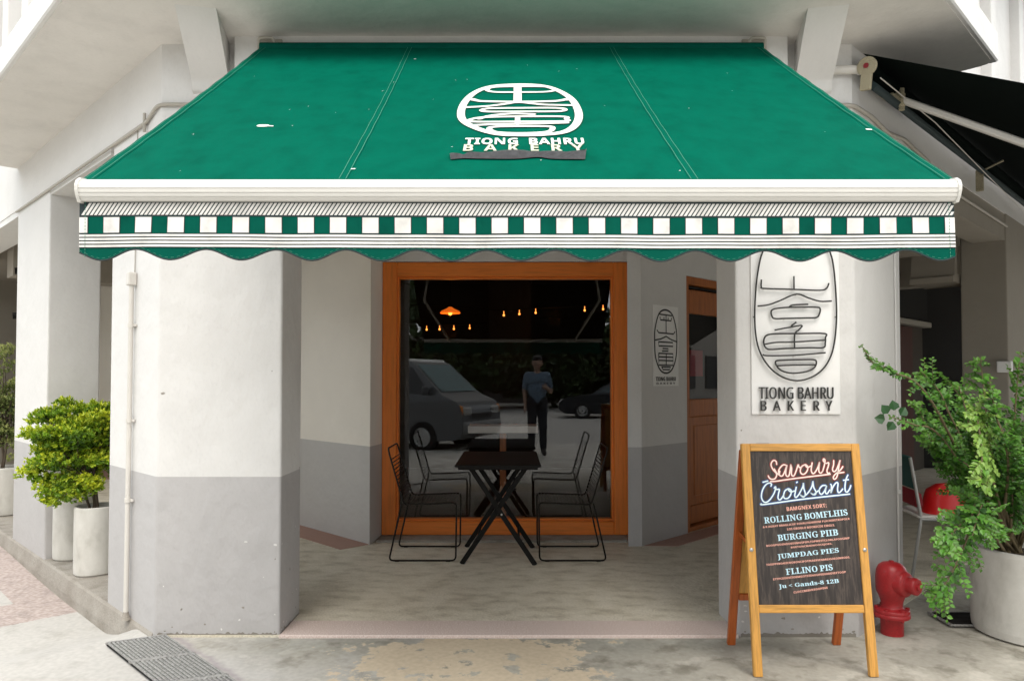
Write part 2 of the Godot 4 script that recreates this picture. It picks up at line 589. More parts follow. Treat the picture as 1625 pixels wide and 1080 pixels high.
	M.chalk_blue = plain(0.52, 0.74, 0.84, 0.7)
	M.chalk_red = plain(0.80, 0.40, 0.32, 0.7)
	# glass and lamps
	var g := StandardMaterial3D.new()
	g.albedo_color = Color(0.0, 0.0, 0.0, 0.04)
	g.transparency = BaseMaterial3D.TRANSPARENCY_ALPHA
	g.roughness = 0.0
	g.metallic_specular = 0.5
	M.glass = g
	M.lamp_glow = plain(0.9, 0.25, 0.03, 0.5)
	M.lamp_glow.emission_enabled = true
	M.lamp_glow.emission = lin(1.0, 0.17, 0.012)
	M.lamp_glow.emission_energy_multiplier = 0.22
	M.bulb_glow = plain(1.0, 0.6, 0.2, 0.5)
	M.bulb_glow.emission_enabled = true
	M.bulb_glow.emission = lin(1.0, 0.30, 0.05)
	M.bulb_glow.emission_energy_multiplier = 0.9
	# plants
	for k in 4:
		var leaf := StandardMaterial3D.new()
		leaf.vertex_color_use_as_albedo = true
		leaf.albedo_color = Color.WHITE
		leaf.roughness = 0.5
		leaf.backlight_enabled = true
		leaf.backlight = [Color(0.5, 0.55, 0.2), Color(0.35, 0.5, 0.15), Color(0.16, 0.22, 0.07), Color(0.2, 0.3, 0.1)][k]
		M["leaf_%d" % k] = leaf
	M.bark = surf(lin(0.10, 0.075, 0.05), 0.9, grit, Vector3(6, 2, 6), grit_n, 0.8)
	M.twig = plain(0.13, 0.10, 0.05, 0.8)

# ==================================================================== ground
func ground_height(x: float, d: float) -> float:
	var D := (x + d) * R2
	var s := (d - x) * R2 - 4.14
	var low := -0.055 - 0.10 * smoothstep(0.18, 0.75, s) + 0.055 * smoothstep(1.5, 4.0, s)
	return lerpf(low, -0.012, clampf((D - 1.26) / 0.22, 0.0, 1.0) * (1.0 - smoothstep(0.18, 0.42, s)) if D < 1.6 else 1.0 - smoothstep(0.0, 0.4, s) * (1.0 - clampf((D - 1.6) / 0.2, 0.0, 1.0)))

func ground_picture() -> ImageTexture:
	# albedo of the forecourt: pale worn concrete, darker worn middle, stains, flaking cream paint, pink terrazzo at the left
	var w := 2000
	var h := 926
	var imgs := []
	var specs := [[0.006, 6, 71, 30.0], [0.022, 5, 72, 14.0], [0.12, 3, 73, 0.0], [0.016, 6, 74, 20.0]]
	for q in specs:
		var nz := FastNoiseLite.new()
		nz.noise_type = FastNoiseLite.TYPE_SIMPLEX_SMOOTH
		nz.frequency = q[0]
		nz.fractal_octaves = q[1]
		nz.fractal_gain = 0.58
		nz.seed = q[2]
		if q[3] > 0:
			nz.domain_warp_enabled = true
			nz.domain_warp_amplitude = q[3]
		imgs.append(nz.get_image(w, h, false, false, true).get_data())
	var out := PackedByteArray()
	out.resize(w * h * 3)
	var n0: PackedByteArray = imgs[0]
	var n1: PackedByteArray = imgs[1]
	var n2: PackedByteArray = imgs[2]
	var n3: PackedByteArray = imgs[3]
	var srgb := PackedByteArray()
	for i in 1025:
		srgb.append(int(clampf(Color(i / 1024.0, 0, 0).linear_to_srgb().r * 255.0, 0, 255)))
	var i := 0
	for y in h:
		var d := 2.6 + 4.4 * (y + 0.5) / h
		for x0 in w:
			var x := -5.0 + 9.5 * (x0 + 0.5) / w
			var a := n0[i] / 255.0
			var b := n1[i] / 255.0
			var c := n2[i] / 255.0
			var e := n3[i] / 255.0
			var D := (x + d) * R2
			var s := (d - x) * R2 - 4.14
			# worn grey in the middle, pale to the left
			var k := clampf((D - 1.45) * 1.1 + (a - 0.5) * 1.5, 0.0, 1.0)
			var far := clampf((d - 2.2) * 1.2, 0.0, 1.0)
			k *= 0.35 + 0.65 * far
			var r := lerpf(0.47, 0.40, k)
			var g := lerpf(0.45, 0.376, k)
			var bl := lerpf(0.42, 0.322, k)
			var dirt := clampf((0.47 - b) * 3.2, 0.0, 1.0) * (0.12 + 0.30 * k)
			r *= 1.0 - dirt; g *= 1.0 - dirt * 1.02; bl *= 1.0 - dirt * 1.1
			if k > 0.3:
				var pale := clampf((e - 0.56) * 7.0, 0.0, 1.0) * 0.28
				r += pale * 0.3; g += pale * 0.29; bl += pale * 0.27
			# dark brown bloom along the threshold
			var edge := clampf(1.0 - abs(d - 3.86) / 0.22, 0.0, 1.0) * clampf((1.6 - abs(x)) * 2.0, 0.0, 1.0)
			r *= 1.0 - 0.34 * edge * b; g *= 1.0 - 0.30 * edge * b; bl *= 1.0 - 0.30 * edge * b
			# flaking cream paint in front of the threshold
			var px := (x + 0.20) / 0.62
			var py := (d - 3.55) / 0.40
			var lump := 1.0 - sqrt(px * px + py * py * py * py * 0.5 + py * py * 0.25) + (b - 0.5) * 0.8 + (e - 0.5) * 0.9 + (c - 0.5) * 0.25
			if lump > 0.08 and e + (b - 0.5) * 0.5 > 0.33 and d < 3.925:
				r = 0.56 + (a - 0.5) * 0.1; g = 0.465 + (a - 0.5) * 0.09; bl = 0.34 + (a - 0.5) * 0.07
			# pink terrazzo beside the kerb, with a paler slab let in
			if s > 1.27 + (c - 0.5) * 0.02 and D > 0.25:
				var chip := clampf((c - 0.5) * 2.0, -0.6, 0.6)
				r = 0.42 + chip * 0.08; g = 0.345 + chip * 0.08; bl = 0.315 + chip * 0.08
				if D < 1.16 and s > 1.76:
					r = 0.47; g = 0.45; bl = 0.42
				var w2 := clampf((0.45 - b) * 1.2, 0.0, 0.16)
				r *= 1.0 - w2; g *= 1.0 - w2; bl *= 1.0 - w2
			# purple grey mortar beside the drain
			var mort := clampf(1.0 - abs(D - 1.52 - (b - 0.5) * 0.06) / 0.035, 0.0, 1.0) * (1.0 if s < 0.15 else 0.0)
			r = lerpf(r, 0.33, mort * 0.8); g = lerpf(g, 0.29, mort * 0.8); bl = lerpf(bl, 0.30, mort * 0.8)
			var fine := 0.94 + (c - 0.5) * 0.22
			out[i * 3] = srgb[int(clampf(r * fine, 0, 1) * 1024)]
			out[i * 3 + 1] = srgb[int(clampf(g * fine, 0, 1) * 1024)]
			out[i * 3 + 2] = srgb[int(clampf(bl * fine, 0, 1) * 1024)]
			i += 1
	return ImageTexture.create_from_image(Image.create_from_data(w, h, false, Image.FORMAT_RGB8, out))

func height_grid(x0: float, x1: float, nx: int, d0: float, d1: float, nd: int, lift := 0.0) -> MB:
	var b := MB.new()
	for j in nd + 1:
		for i in nx + 1:
			var x := lerpf(x0, x1, float(i) / nx)
			var d := lerpf(d0, d1, float(j) / nd)
			var e := 0.01
			var nn := Vector3(-(ground_height(x + e, d) - ground_height(x - e, d)), 2 * e, (ground_height(x, d + e) - ground_height(x, d - e))).normalized()
			b.vert(P(x, ground_height(x, d) + lift, d), nn, Vector2(float(i) / nx, float(j) / nd))
	for j in nd:
		for i in nx:
			var a := j * (nx + 1) + i
			b.face(a, a + 1, a + nx + 2)
			b.face(a, a + nx + 2, a + nx + 1)
	return b

func build_ground():
	var m := StandardMaterial3D.new()
	m.albedo_texture = ground_picture()
	m.roughness = 0.78
	m.normal_enabled = true
	m.normal_texture = M.pavement.normal_texture
	m.normal_scale = 0.25
	m.uv1_scale = Vector3(1, 1, 1)
	m.texture_repeat = false
	m.normal_enabled = false
	structure("forecourt", height_grid(-5, 4.5, 270, 2.6, 7, 125), m)
	# the rest of the ground, out to the horizon, butted round the forecourt
	var far := MB.new()
	var xs := [-200.0, -40.0, -16.0, -12.0, -10.0, -8.5, -7.5, -6.5, -5.7, -5.0, 4.5, 12.0, 40.0, 200.0]
	var ds := [-200.0, -40.0, -12.0, -3.2, -2.0, 0.0, 1.5, 2.6, 3.5, 4.5, 5.2, 6.0, 6.5, 7.0, 7.5, 8.0, 8.6, 9.3, 10.0, 12.0, 15.0, 30.0, 200.0]
	for i in xs.size() - 1:
		for j in ds.size() - 1:
			if xs[i] >= -5.0 and xs[i + 1] <= 4.5 and ds[j] >= 2.6 and ds[j + 1] <= 7.0:
				continue
			if ds[j + 1] <= -3.1:
				continue
			var q := []
			for c in [[i, j], [i + 1, j], [i + 1, j + 1], [i, j + 1]]:
				q.append(P(xs[c[0]], ground_height(xs[c[0]], ds[c[1]]), ds[c[1]]))
			far.quad(q[0], q[1], q[2], q[3])
	structure("pavement", far, M.pavement)
	var road := MB.new()
	road.quad(P(-200, -0.10, -200), P(200, -0.10, -200), P(200, -0.07, -3.2), P(-200, -0.07, -3.2))
	structure("road", road, M.asphalt)
	# raised floor of the covered way
	var f := [Vector2(-1.885, 3.945), Vector2(-1.234, 3.945), Vector2(-1.234, 4.17), Vector2(1.2, 4.17), Vector2(1.2, 3.955), Vector2(1.83, 3.955), r2(RIGHT_D, 14), r2(9.0, 14), Vector2(0, 14.8), l2(9.0, 14), l2(LEFT_D + 0.004, 14)]
	structure("covered_way_floor", prism(f, -0.35, 0.0), M.floor)
	var t := MB.new()
	t.box(at(P(-0.017, -0.023, 4.05)), Vector3(2.434, 0.054, 0.24), 0.005)
	structure("pink_threshold", t, M.terrazzo)
	# kerb: a mortar-faced step under the left street front
	var k := MB.new()
	var dir := (left(0, 1, 0) - left(0, 0, 0)).normalized()
	var inward := (left(1, 0, 0) - left(0, 0, 0)).normalized()
	var xf := Transform3D(Basis(inward, Vector3.UP, inward.cross(Vector3.UP)), left(0, 4.16, 0))
	if xf.basis.z.dot(dir) < 0:
		xf = Transform3D(Basis(inward, Vector3.UP, inward.cross(Vector3.UP)), left(0, 14.0, 0))
	k.extrude(PackedVector2Array([Vector2(1.41, -0.3), Vector2(1.42, -0.10), Vector2(1.440, -0.012), Vector2(1.45, 0.004), Vector2(1.75, 0.004), Vector2(1.75, -0.3)]), xf, 9.84)
	structure("kerb", k, M.kerb)
	# reddish strip along the foot of the left shop wall
	structure("red_floor_strip", prism([l2(3.20, 5.13), l2(3.462, 5.125), l2(3.462, 13), l2(3.20, 13)], -0.02, 0.004), M.red_strip)
	structure("red_floor_patch", prism([r2(3.30, 5.2), r2(3.50, 5.02), r2(3.50, 10), r2(3.30, 10)], -0.02, 0.004), M.red_strip)
	# drain gratings at the foot of the corner
	var names := ["steel drain grating at the foot of the left corner pillar, touching the kerb", "steel drain grating in the middle of the row running away from the left corner pillar", "steel drain grating nearest the bottom edge, farthest from the corner pillar"]
	var cuts := [3.93, 3.665, 3.40, 3.135]
	structure("drain", grate_pit(), M.pit)
	for q in 3:
		var o := thing("drain_grating", names[q], "drain cover", Vector3.ZERO, 0.0, "steel gratings along the drain")
		var fr := MB.new()
		var bars := MB.new()
		var g0: float = cuts[q] - 0.006
		var g1: float = cuts[q + 1] + 0.006
		for c in 2:
			var DD := [1.268, 1.478][c] as float
			slant_bar(fr, DD, g0, g1, 0.010, 0.020)
		for c in 2:
			var gg := [g0, g1][c] as float
			var p := grate_point(1.26, gg, 0.019)
			var p2 := grate_point(1.486, gg, 0.019)
			bar_between(fr, p, p2, 0.013, 0.012, Vector3.UP, 0.001)
		var nb := 13
		for c in nb:
			slant_bar(bars, lerpf(1.284, 1.464, float(c) / (nb - 1)), g0 - 0.008, g1 + 0.008, 0.0118, 0.019)
		part(o, "frame", fr, M.galv)
		part(o, "bars", bars, M.galv, true)

func grate_point(D: float, d: float, lift := 0.0) -> Vector3:
	var x := D / R2 - d
	return P(x, ground_height(x, d) + lift, d)

func slant_bar(b: MB, D: float, d0: float, d1: float, w: float, lift: float):
	bar_between(b, grate_point(D, d0, lift), grate_point(D, d1, lift), w, 0.010, Vector3.UP, 0.001)

func grate_pit() -> MB:
	var b := MB.new()
	for k in 8:
		var d0 := lerpf(3.13, 3.93, k / 8.0)
		var d1 := lerpf(3.13, 3.93, (k + 1) / 8.0)
		for q in 4:
			var e0 := lerpf(1.26, 1.48, q / 4.0)
			var e1 := lerpf(1.26, 1.48, (q + 1) / 4.0)
			b.quad(grate_point(e0, d0, 0.010), grate_point(e1, d0, 0.010), grate_point(e1, d1, 0.010), grate_point(e0, d1, 0.010))
	return b

# ==================================================================== the building
func two_tone(parent: Node3D, called: String, poly: Array, top: float, r := 0.0, dado := DADO, upper: Material = null, lower: Material = null) -> MeshInstance3D:
	var o := part(parent, called, prism(poly, dado, top, r), upper if upper else M.white)
	part(o, "painted_base", prism(poly, -0.3, dado, r), lower if lower else M.grey_paint)
	return o

func build_building():
	var b := thing("corner_building", "white rendered corner building with grey painted base behind the green awning", "building")
	# corner pillars
	two_tone(b, "pillar", [Vector2(-1.899, 3.95), Vector2(-1.234, 3.95), Vector2(-1.234, 4.32), Vector2(-1.746, 4.32), Vector2(-2.196, 4.771), Vector2(-2.458, 4.509)], CEIL, 0.016)
	two_tone(b, "pillar", [Vector2(1.842, 3.95), Vector2(1.2, 3.95), Vector2(1.2, 4.32), Vector2(1.69, 4.32), Vector2(2.10, 4.726), Vector2(2.362, 4.470)], CEIL, 0.016)
	wear(b.get_child(0), Transform3D(Basis.IDENTITY, P(-1.885, 0, 3.95)), 0.636, 301)
	wear(b.get_child(1), Transform3D(Basis.IDENTITY, P(1.215, 0, 3.95)), 0.612, 302)
	wear(b.get_child(0), Transform3D(Basis(Vector3.UP, PI / 2), P(-1.234, 0, 3.965)), 0.34, 303)
	# street pillars
	for s in [6.41, 10.2]:
		two_tone(b, "pillar", [l2(LEFT_D, s), l2(LEFT_D + 0.36, s), l2(LEFT_D + 0.36, s + 1.04), l2(LEFT_D, s + 1.04)], CEIL, 0.014)
	for s in [7.65, 11.2]:
		two_tone(b, "pillar", [r2(RIGHT_D, s), r2(RIGHT_D + 0.36, s), r2(RIGHT_D + 0.36, s + 0.9), r2(RIGHT_D, s + 0.9)], CEIL, 0.014, DADO, M.brown_grey_wall, M.brown_grey_wall)  # these pillars take one darker brown grey all over
	part(b, "end_wall", prism([l2(LEFT_D + 0.2, 13.6), l2(3.6, 13.6), l2(3.6, 13.8), l2(LEFT_D + 0.2, 13.8)], 0.0, CEIL + 0.1), M.brown_grey_wall)
	part(b, "end_wall", prism([r2(RIGHT_D + 0.2, 13.6), r2(3.6, 13.6), r2(3.6, 13.8), r2(RIGHT_D + 0.2, 13.8)], 0.0, CEIL + 0.1), M.brown_grey_wall)
	# the beam band over the pillars, the ceiling of the covered way and everything above it, as one slab per side
	part(b, "beam", prism([Vector2(-1.899, 3.952), Vector2(1.842, 3.952), r2(RIGHT_D + 0.002, 14), r2(RIGHT_D + 0.35, 14), Vector2(1.69, 4.34), Vector2(-1.746, 4.34), l2(LEFT_D + 0.37, 14), l2(LEFT_D + 0.002, 14)], CEIL, SOFFIT + 0.4), M.white)
	part(b, "beam", prism([l2(LEFT_D + 0.008, 5.0), l2(LEFT_D + 0.3, 5.0), l2(LEFT_D + 0.3, 13.5), l2(LEFT_D + 0.008, 13.5)], 2.755, CEIL + 0.01), M.white)
	part(b, "ceiling", prism([Vector2(-1.7, 4.3), Vector2(1.65, 4.3), r2(RIGHT_D + 0.3, 14), r2(9, 14), Vector2(0, 14.8), l2(9, 14), l2(LEFT_D + 0.3, 14)], CEIL + 0.06, CEIL + 0.3), M.brown_grey_wall)
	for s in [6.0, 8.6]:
		part(b, "ceiling_beam", prism([r2(RIGHT_D + 0.34, s + 0.95), r2(3.55, s + 0.95), r2(3.55, s + 1.2), r2(RIGHT_D + 0.34, s + 1.2)], 2.45, CEIL + 0.06), M.brown_grey_wall)
		part(b, "ceiling_beam", prism([l2(LEFT_D + 0.4, s + 1.1), l2(3.55, s + 1.1), l2(3.55, s + 1.4), l2(LEFT_D + 0.4, s + 1.4)], 2.50, CEIL + 0.06), M.brown_grey_wall)
	part(b, "wall_plate", prism([Vector2(-1.47, 3.86), Vector2(1.46, 3.86), Vector2(1.46, 3.951), Vector2(-1.47, 3.951)], 2.93, SOFFIT), M.white)
	# first floor slab overhanging the street: underside, drip edge, recessed storey above
	var slab := [l2(0.943, 7.5), l2(0.943, 3.87), Vector2(1.97, 3.38), r2(1.008, 4.92), r2(1.9, 4.92), Vector2(0.6, 5.0), Vector2(-0.6, 5.0), l2(1.9, 7.5)]
	var o := part(b, "balcony", prism(slab, SOFFIT, SOFFIT + 0.13, 0.06), M.soffit)
	# front edge band
	var edge := MB.new()
	var ep := [left(0.943, 7.5, 0), left(0.943, 3.87, 0), P(1.97, 0, 3.38), right(1.008, 4.92, 0)]
	for i in 3:
		var mid: Vector3 = (ep[i] + ep[i + 1]) * 0.5 + Vector3(0, SOFFIT + 0.09, 0)
		var along: Vector3 = (ep[i + 1] - ep[i])
		var x := along.normalized()
		edge.box(Transform3D(Basis(x, Vector3.UP, x.cross(Vector3.UP)), mid), Vector3(along.length() + 0.03, 0.17, 0.05), 0.008)
	part(o, "edge_band", edge, M.white)
	# storey above, with posts and dark window openings on the street sides
	var wallp := [l2(1.05, 7.3), l2(1.05, 3.9), Vector2(1.92, 3.5), r2(1.10, 4.84), r2(1.9, 4.84), Vector2(0.6, 4.9), Vector2(-0.6, 4.9), l2(1.9, 7.3)]
	part(o, "parapet", prism(wallp, SOFFIT + 0.13, SOFFIT + 0.24), M.white)
	for q in 7:
		var s := 3.95 + q * 0.53
		part(o, "window_post", prism([l2(1.0, s), l2(1.16, s), l2(1.16, s + 0.14), l2(1.0, s + 0.14)], SOFFIT + 0.1, SOFFIT + 2.2, 0.01), M.white)
	for q in 3:
		var s := 3.62 + q * 0.53
		part(o, "window_post", prism([r2(1.05, s), r2(1.21, s), r2(1.21, s + 0.14), r2(1.05, s + 0.14)], SOFFIT + 0.1, SOFFIT + 2.2, 0.01), M.white)
	part(b, "upper_storey", prism([l2(1.5, 15), l2(1.5, 4.4), Vector2(1.9, 4.2), r2(1.54, 4.6), r2(1.54, 15), Vector2(0, 20)], SOFFIT + 0.24, 7.5), M.white)
	part(b, "upper_window", prism([l2(1.46, 7.1), l2(1.46, 5.9), l2(1.52, 5.9), l2(1.52, 7.1)], SOFFIT + 0.5, SOFFIT + 1.8), M.pit)
	for q in 5:
		part(b, "upper_rib", prism([r2(1.46, 6.0 + q * 1.1), r2(1.55, 6.0 + q * 1.1), r2(1.55, 6.16 + q * 1.1), r2(1.46, 6.16 + q * 1.1)], SOFFIT + 0.3, 7.4, 0.01), M.white)
	part(b, "shading_eave", prism([l2(0.9, 15), l2(0.9, 3.9), Vector2(1.95, 3.4), r2(0.95, 15), Vector2(0, 20)], SOFFIT + 2.2, SOFFIT + 2.35), M.soffit)  # out of view; drawn out along both streets to shade the walls
	# sloping brackets above the corner pillars
	for sgn in [-1.0, 1.0]:
		var br := MB.new()
		var foot := P(sgn * 1.628, 0, 3.95)
		var outw := Vector3(-sgn * 0.21, 0, 1).normalized()
		var side := outw.cross(Vector3.UP)
		var xf := Transform3D(Basis(outw, Vector3.UP, side), foot - side * 0.095)
		br.extrude(eased(PackedVector2Array([Vector2(-0.1, 2.88), Vector2(0.006, 2.905), Vector2(0.03, 2.955), Vector2(0.46, 3.195), Vector2(-0.1, 3.195)]), 0.012), xf, 0.19)
		part(b, "bracket", br, M.white)
	# shop walls under the covered way
	two_tone(b, "shop_wall", [Vector2(-1.167, 6.07), Vector2(-1.12, 6.345), Vector2(-1.12, 6.5), Vector2(-1.315, 6.5), Vector2(-10.026, 15.211), Vector2(-10.167, 15.07)], CEIL + 0.06, 0.0, 0.80, M.white_lifted, M.grey_lifted)
	two_tone(b, "shop_wall", [Vector2(0.943, 6.01), Vector2(1.055, 6.01), Vector2(1.541, 6.496), Vector2(1.40, 6.637), Vector2(1.263, 6.5), Vector2(1.0, 6.5), Vector2(1.0, 6.345)], CEIL + 0.06, 0.0, 0.80, M.white, M.grey_paint)
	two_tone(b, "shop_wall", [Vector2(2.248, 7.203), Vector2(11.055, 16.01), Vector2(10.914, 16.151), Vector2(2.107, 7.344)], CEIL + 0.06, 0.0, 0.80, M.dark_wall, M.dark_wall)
	part(b, "door_lintel", prism([Vector2(1.541, 6.496), Vector2(2.248, 7.203), Vector2(2.107, 7.344), Vector2(1.40, 6.637)], 2.27, CEIL + 0.06), M.white)
	part(b, "window_header", prism([Vector2(-1.12, 6.33), Vector2(1.0, 6.33), Vector2(1.0, 6.5), Vector2(-1.12, 6.5)], 2.366, CEIL + 0.06), M.white)
	part(b, "window_sill", prism([Vector2(-1.13, 6.15), Vector2(0.955, 6.15), Vector2(0.98, 6.5), Vector2(-1.12, 6.5)], -0.02, 0.018, 0.004), M.kerb)
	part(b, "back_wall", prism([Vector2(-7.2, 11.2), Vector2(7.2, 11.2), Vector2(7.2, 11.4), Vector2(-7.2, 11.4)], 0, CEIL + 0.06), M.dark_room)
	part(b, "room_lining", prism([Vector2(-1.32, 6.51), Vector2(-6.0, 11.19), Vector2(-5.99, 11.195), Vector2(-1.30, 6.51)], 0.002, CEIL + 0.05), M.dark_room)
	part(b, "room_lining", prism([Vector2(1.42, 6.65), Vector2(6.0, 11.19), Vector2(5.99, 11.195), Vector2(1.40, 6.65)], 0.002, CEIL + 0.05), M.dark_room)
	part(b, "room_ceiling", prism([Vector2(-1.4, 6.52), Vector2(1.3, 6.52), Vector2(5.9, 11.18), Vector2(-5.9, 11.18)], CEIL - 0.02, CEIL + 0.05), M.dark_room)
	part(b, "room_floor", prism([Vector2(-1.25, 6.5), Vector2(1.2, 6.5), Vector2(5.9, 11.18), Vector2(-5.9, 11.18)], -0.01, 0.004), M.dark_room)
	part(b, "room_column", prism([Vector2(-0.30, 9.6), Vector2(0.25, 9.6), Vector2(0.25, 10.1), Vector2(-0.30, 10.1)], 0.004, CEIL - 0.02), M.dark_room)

func wear(parent: Node3D, xf: Transform3D, width: float, sd: int):
	# paint chips, scuffs and a dirty joint along the foot of a wall face; local x along the face, y up, z out
	var r := RandomNumberGenerator.new()
	r.seed = sd
	for q in 22:
		var c := Vector2(r.randf_range(0.02, width - 0.02), pow(r.randf(), 2.2) * 0.55 + 0.015)
		if q % 4 == 0: c.x = [0.012, width - 0.012][r.randi() % 2]
		if q % 9 == 0: c.y = r.randf_range(0.8, 1.6)
		var b := MB.new()
		var n := 7
		var sz := r.randf_range(0.003, 0.009)
		var st := r.randf_range(0.6, 2.2)
		var ring := []
		for k in n:
			var g := TAU * k / n
			var rr := sz * r.randf_range(0.5, 1.2)
			ring.append(Vector2(c.x + cos(g) * rr * st, c.y + sin(g) * rr))
		for k in n:
			b.tri(xf * Vector3(c.x, c.y, 0.0016), xf * Vector3(ring[k].x, ring[k].y, 0.0006), xf * Vector3(ring[(k + 1) % n].x, ring[(k + 1) % n].y, 0.0006))
		part(parent, "paint_chip", b, [M.kerb, M.white, M.grey_paint, M.groove, M.white][q % 5])
	var jt := MB.new()
	var m := 60
	var y0 := 0.004
	for k in m:
		var y1 := 0.004 + r.randf() * r.randf() * 0.014
		jt.quad(xf * Vector3(width * k / m, -0.02, 0.0022), xf * Vector3(width * (k + 1) / m, -0.02, 0.0022), xf * Vector3(width * (k + 1) / m, y1, 0.0012), xf * Vector3(width * k / m, y0, 0.0012))
		y0 = y1
	part(parent, "dirty_joint", jt, M.groove)

func build_window_and_door():
	var b := get_node("corner_building")
	var w := group_node(b, "window")
	# outer frame -1.118..0.998 by 0.020..2.362, four boards mitred by butting
	var fd := 0.115
	for q in 4:
		var m := MB.new()
		if q < 2:
			m.box(at(P([-1.057, 0.937][q], 1.191, 6.40)), Vector3(0.122, 2.342, fd), 0.006)
			m.box(at(P([-0.987, 0.867][q], 1.191, 6.41)), Vector3(0.018, 2.106, 0.08), 0.004)
		else:
			m.box(at(P(-0.06, [0.078, 2.300][q - 2], 6.40)), Vector3(1.872, [0.116, 0.124][q - 2], fd - 0.004), 0.006)
			m.box(at(P(-0.06, [0.145, 2.229][q - 2], 6.41)), Vector3(1.836, 0.018, 0.076), 0.004)
		part(w, "frame_board", m, M.orange_v if q < 2 else M.orange_h)
	var g := MB.new()
	g.box(at(P(-0.06, 1.187, 6.405)), Vector3(1.838, 2.075, 0.008))
	part(w, "pane", g, M.glass)
	# door in the right shop wall
	var door := group_node(b, "door")
	var x := Vector3(R2, 0, -R2)
	var z := x.cross(Vector3.UP)          # out of the wall, towards the covered way
	if z.dot(Vector3(1, 0, 1)) < 0: z = -z
	var basis := Basis(x, Vector3.UP, x.cross(Vector3.UP))
	var o := P(1.541, 0, 6.496) + z * -0.07
	for q in 5:
		var m := MB.new()
		var spec: Array = [[0.03, 1.135, 0.06, 2.27, 0.12], [0.97, 1.135, 0.06, 2.27, 0.12], [0.5, 2.235, 0.88, 0.07, 0.11], [0.5, 2.185, 0.88, 0.012, 0.05], [0.5, 0.02, 0.88, 0.04, 0.10]][q]
		m.box(Transform3D(basis, o + x * spec[0] + Vector3(0, spec[1], 0)), Vector3(spec[2], spec[3], spec[4]), 0.005)
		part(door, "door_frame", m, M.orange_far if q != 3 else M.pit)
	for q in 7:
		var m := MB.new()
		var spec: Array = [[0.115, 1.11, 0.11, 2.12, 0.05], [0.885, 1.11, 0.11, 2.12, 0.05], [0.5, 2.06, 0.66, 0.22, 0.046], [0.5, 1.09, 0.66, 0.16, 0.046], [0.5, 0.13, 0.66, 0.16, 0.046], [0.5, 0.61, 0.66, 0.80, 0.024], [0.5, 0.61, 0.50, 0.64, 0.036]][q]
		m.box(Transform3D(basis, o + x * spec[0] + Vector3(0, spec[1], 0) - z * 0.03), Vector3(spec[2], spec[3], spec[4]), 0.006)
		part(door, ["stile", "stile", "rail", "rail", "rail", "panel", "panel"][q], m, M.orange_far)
	var pm := MB.new()
	var pc := o + x * 0.5 + Vector3(0, 1.56, 0) - z * 0.03
	pm.quad(pc - x * 0.33 - Vector3(0, 0.39, 0), pc + x * 0.33 - Vector3(0, 0.39, 0), pc + x * 0.33 + Vector3(0, 0.39, 0), pc - x * 0.33 + Vector3(0, 0.39, 0))
	part(door, "pane", pm, M.glass)
	var hd := MB.new()
	hd.tube(path3([o + x * 0.88 + Vector3(0, 1.0, 0) + z * 0.0, o + x * 0.88 + Vector3(0, 1.0, 0) + z * 0.05, o + x * 0.78 + Vector3(0, 1.0, 0) + z * 0.05], 0.015), 0.009, 8)
	part(door, "handle", hd, M.steel)
	var st := MB.new()
	st.box(Transform3D(basis, o + x * 0.36 + Vector3(0, 1.50, 0) - z * 0.05), Vector3(0.22, 0.24, 0.004))
	tag(part(self, "door_notice", st, M.dark_red), "small dark red notice behind the glass of the side door", "notice")

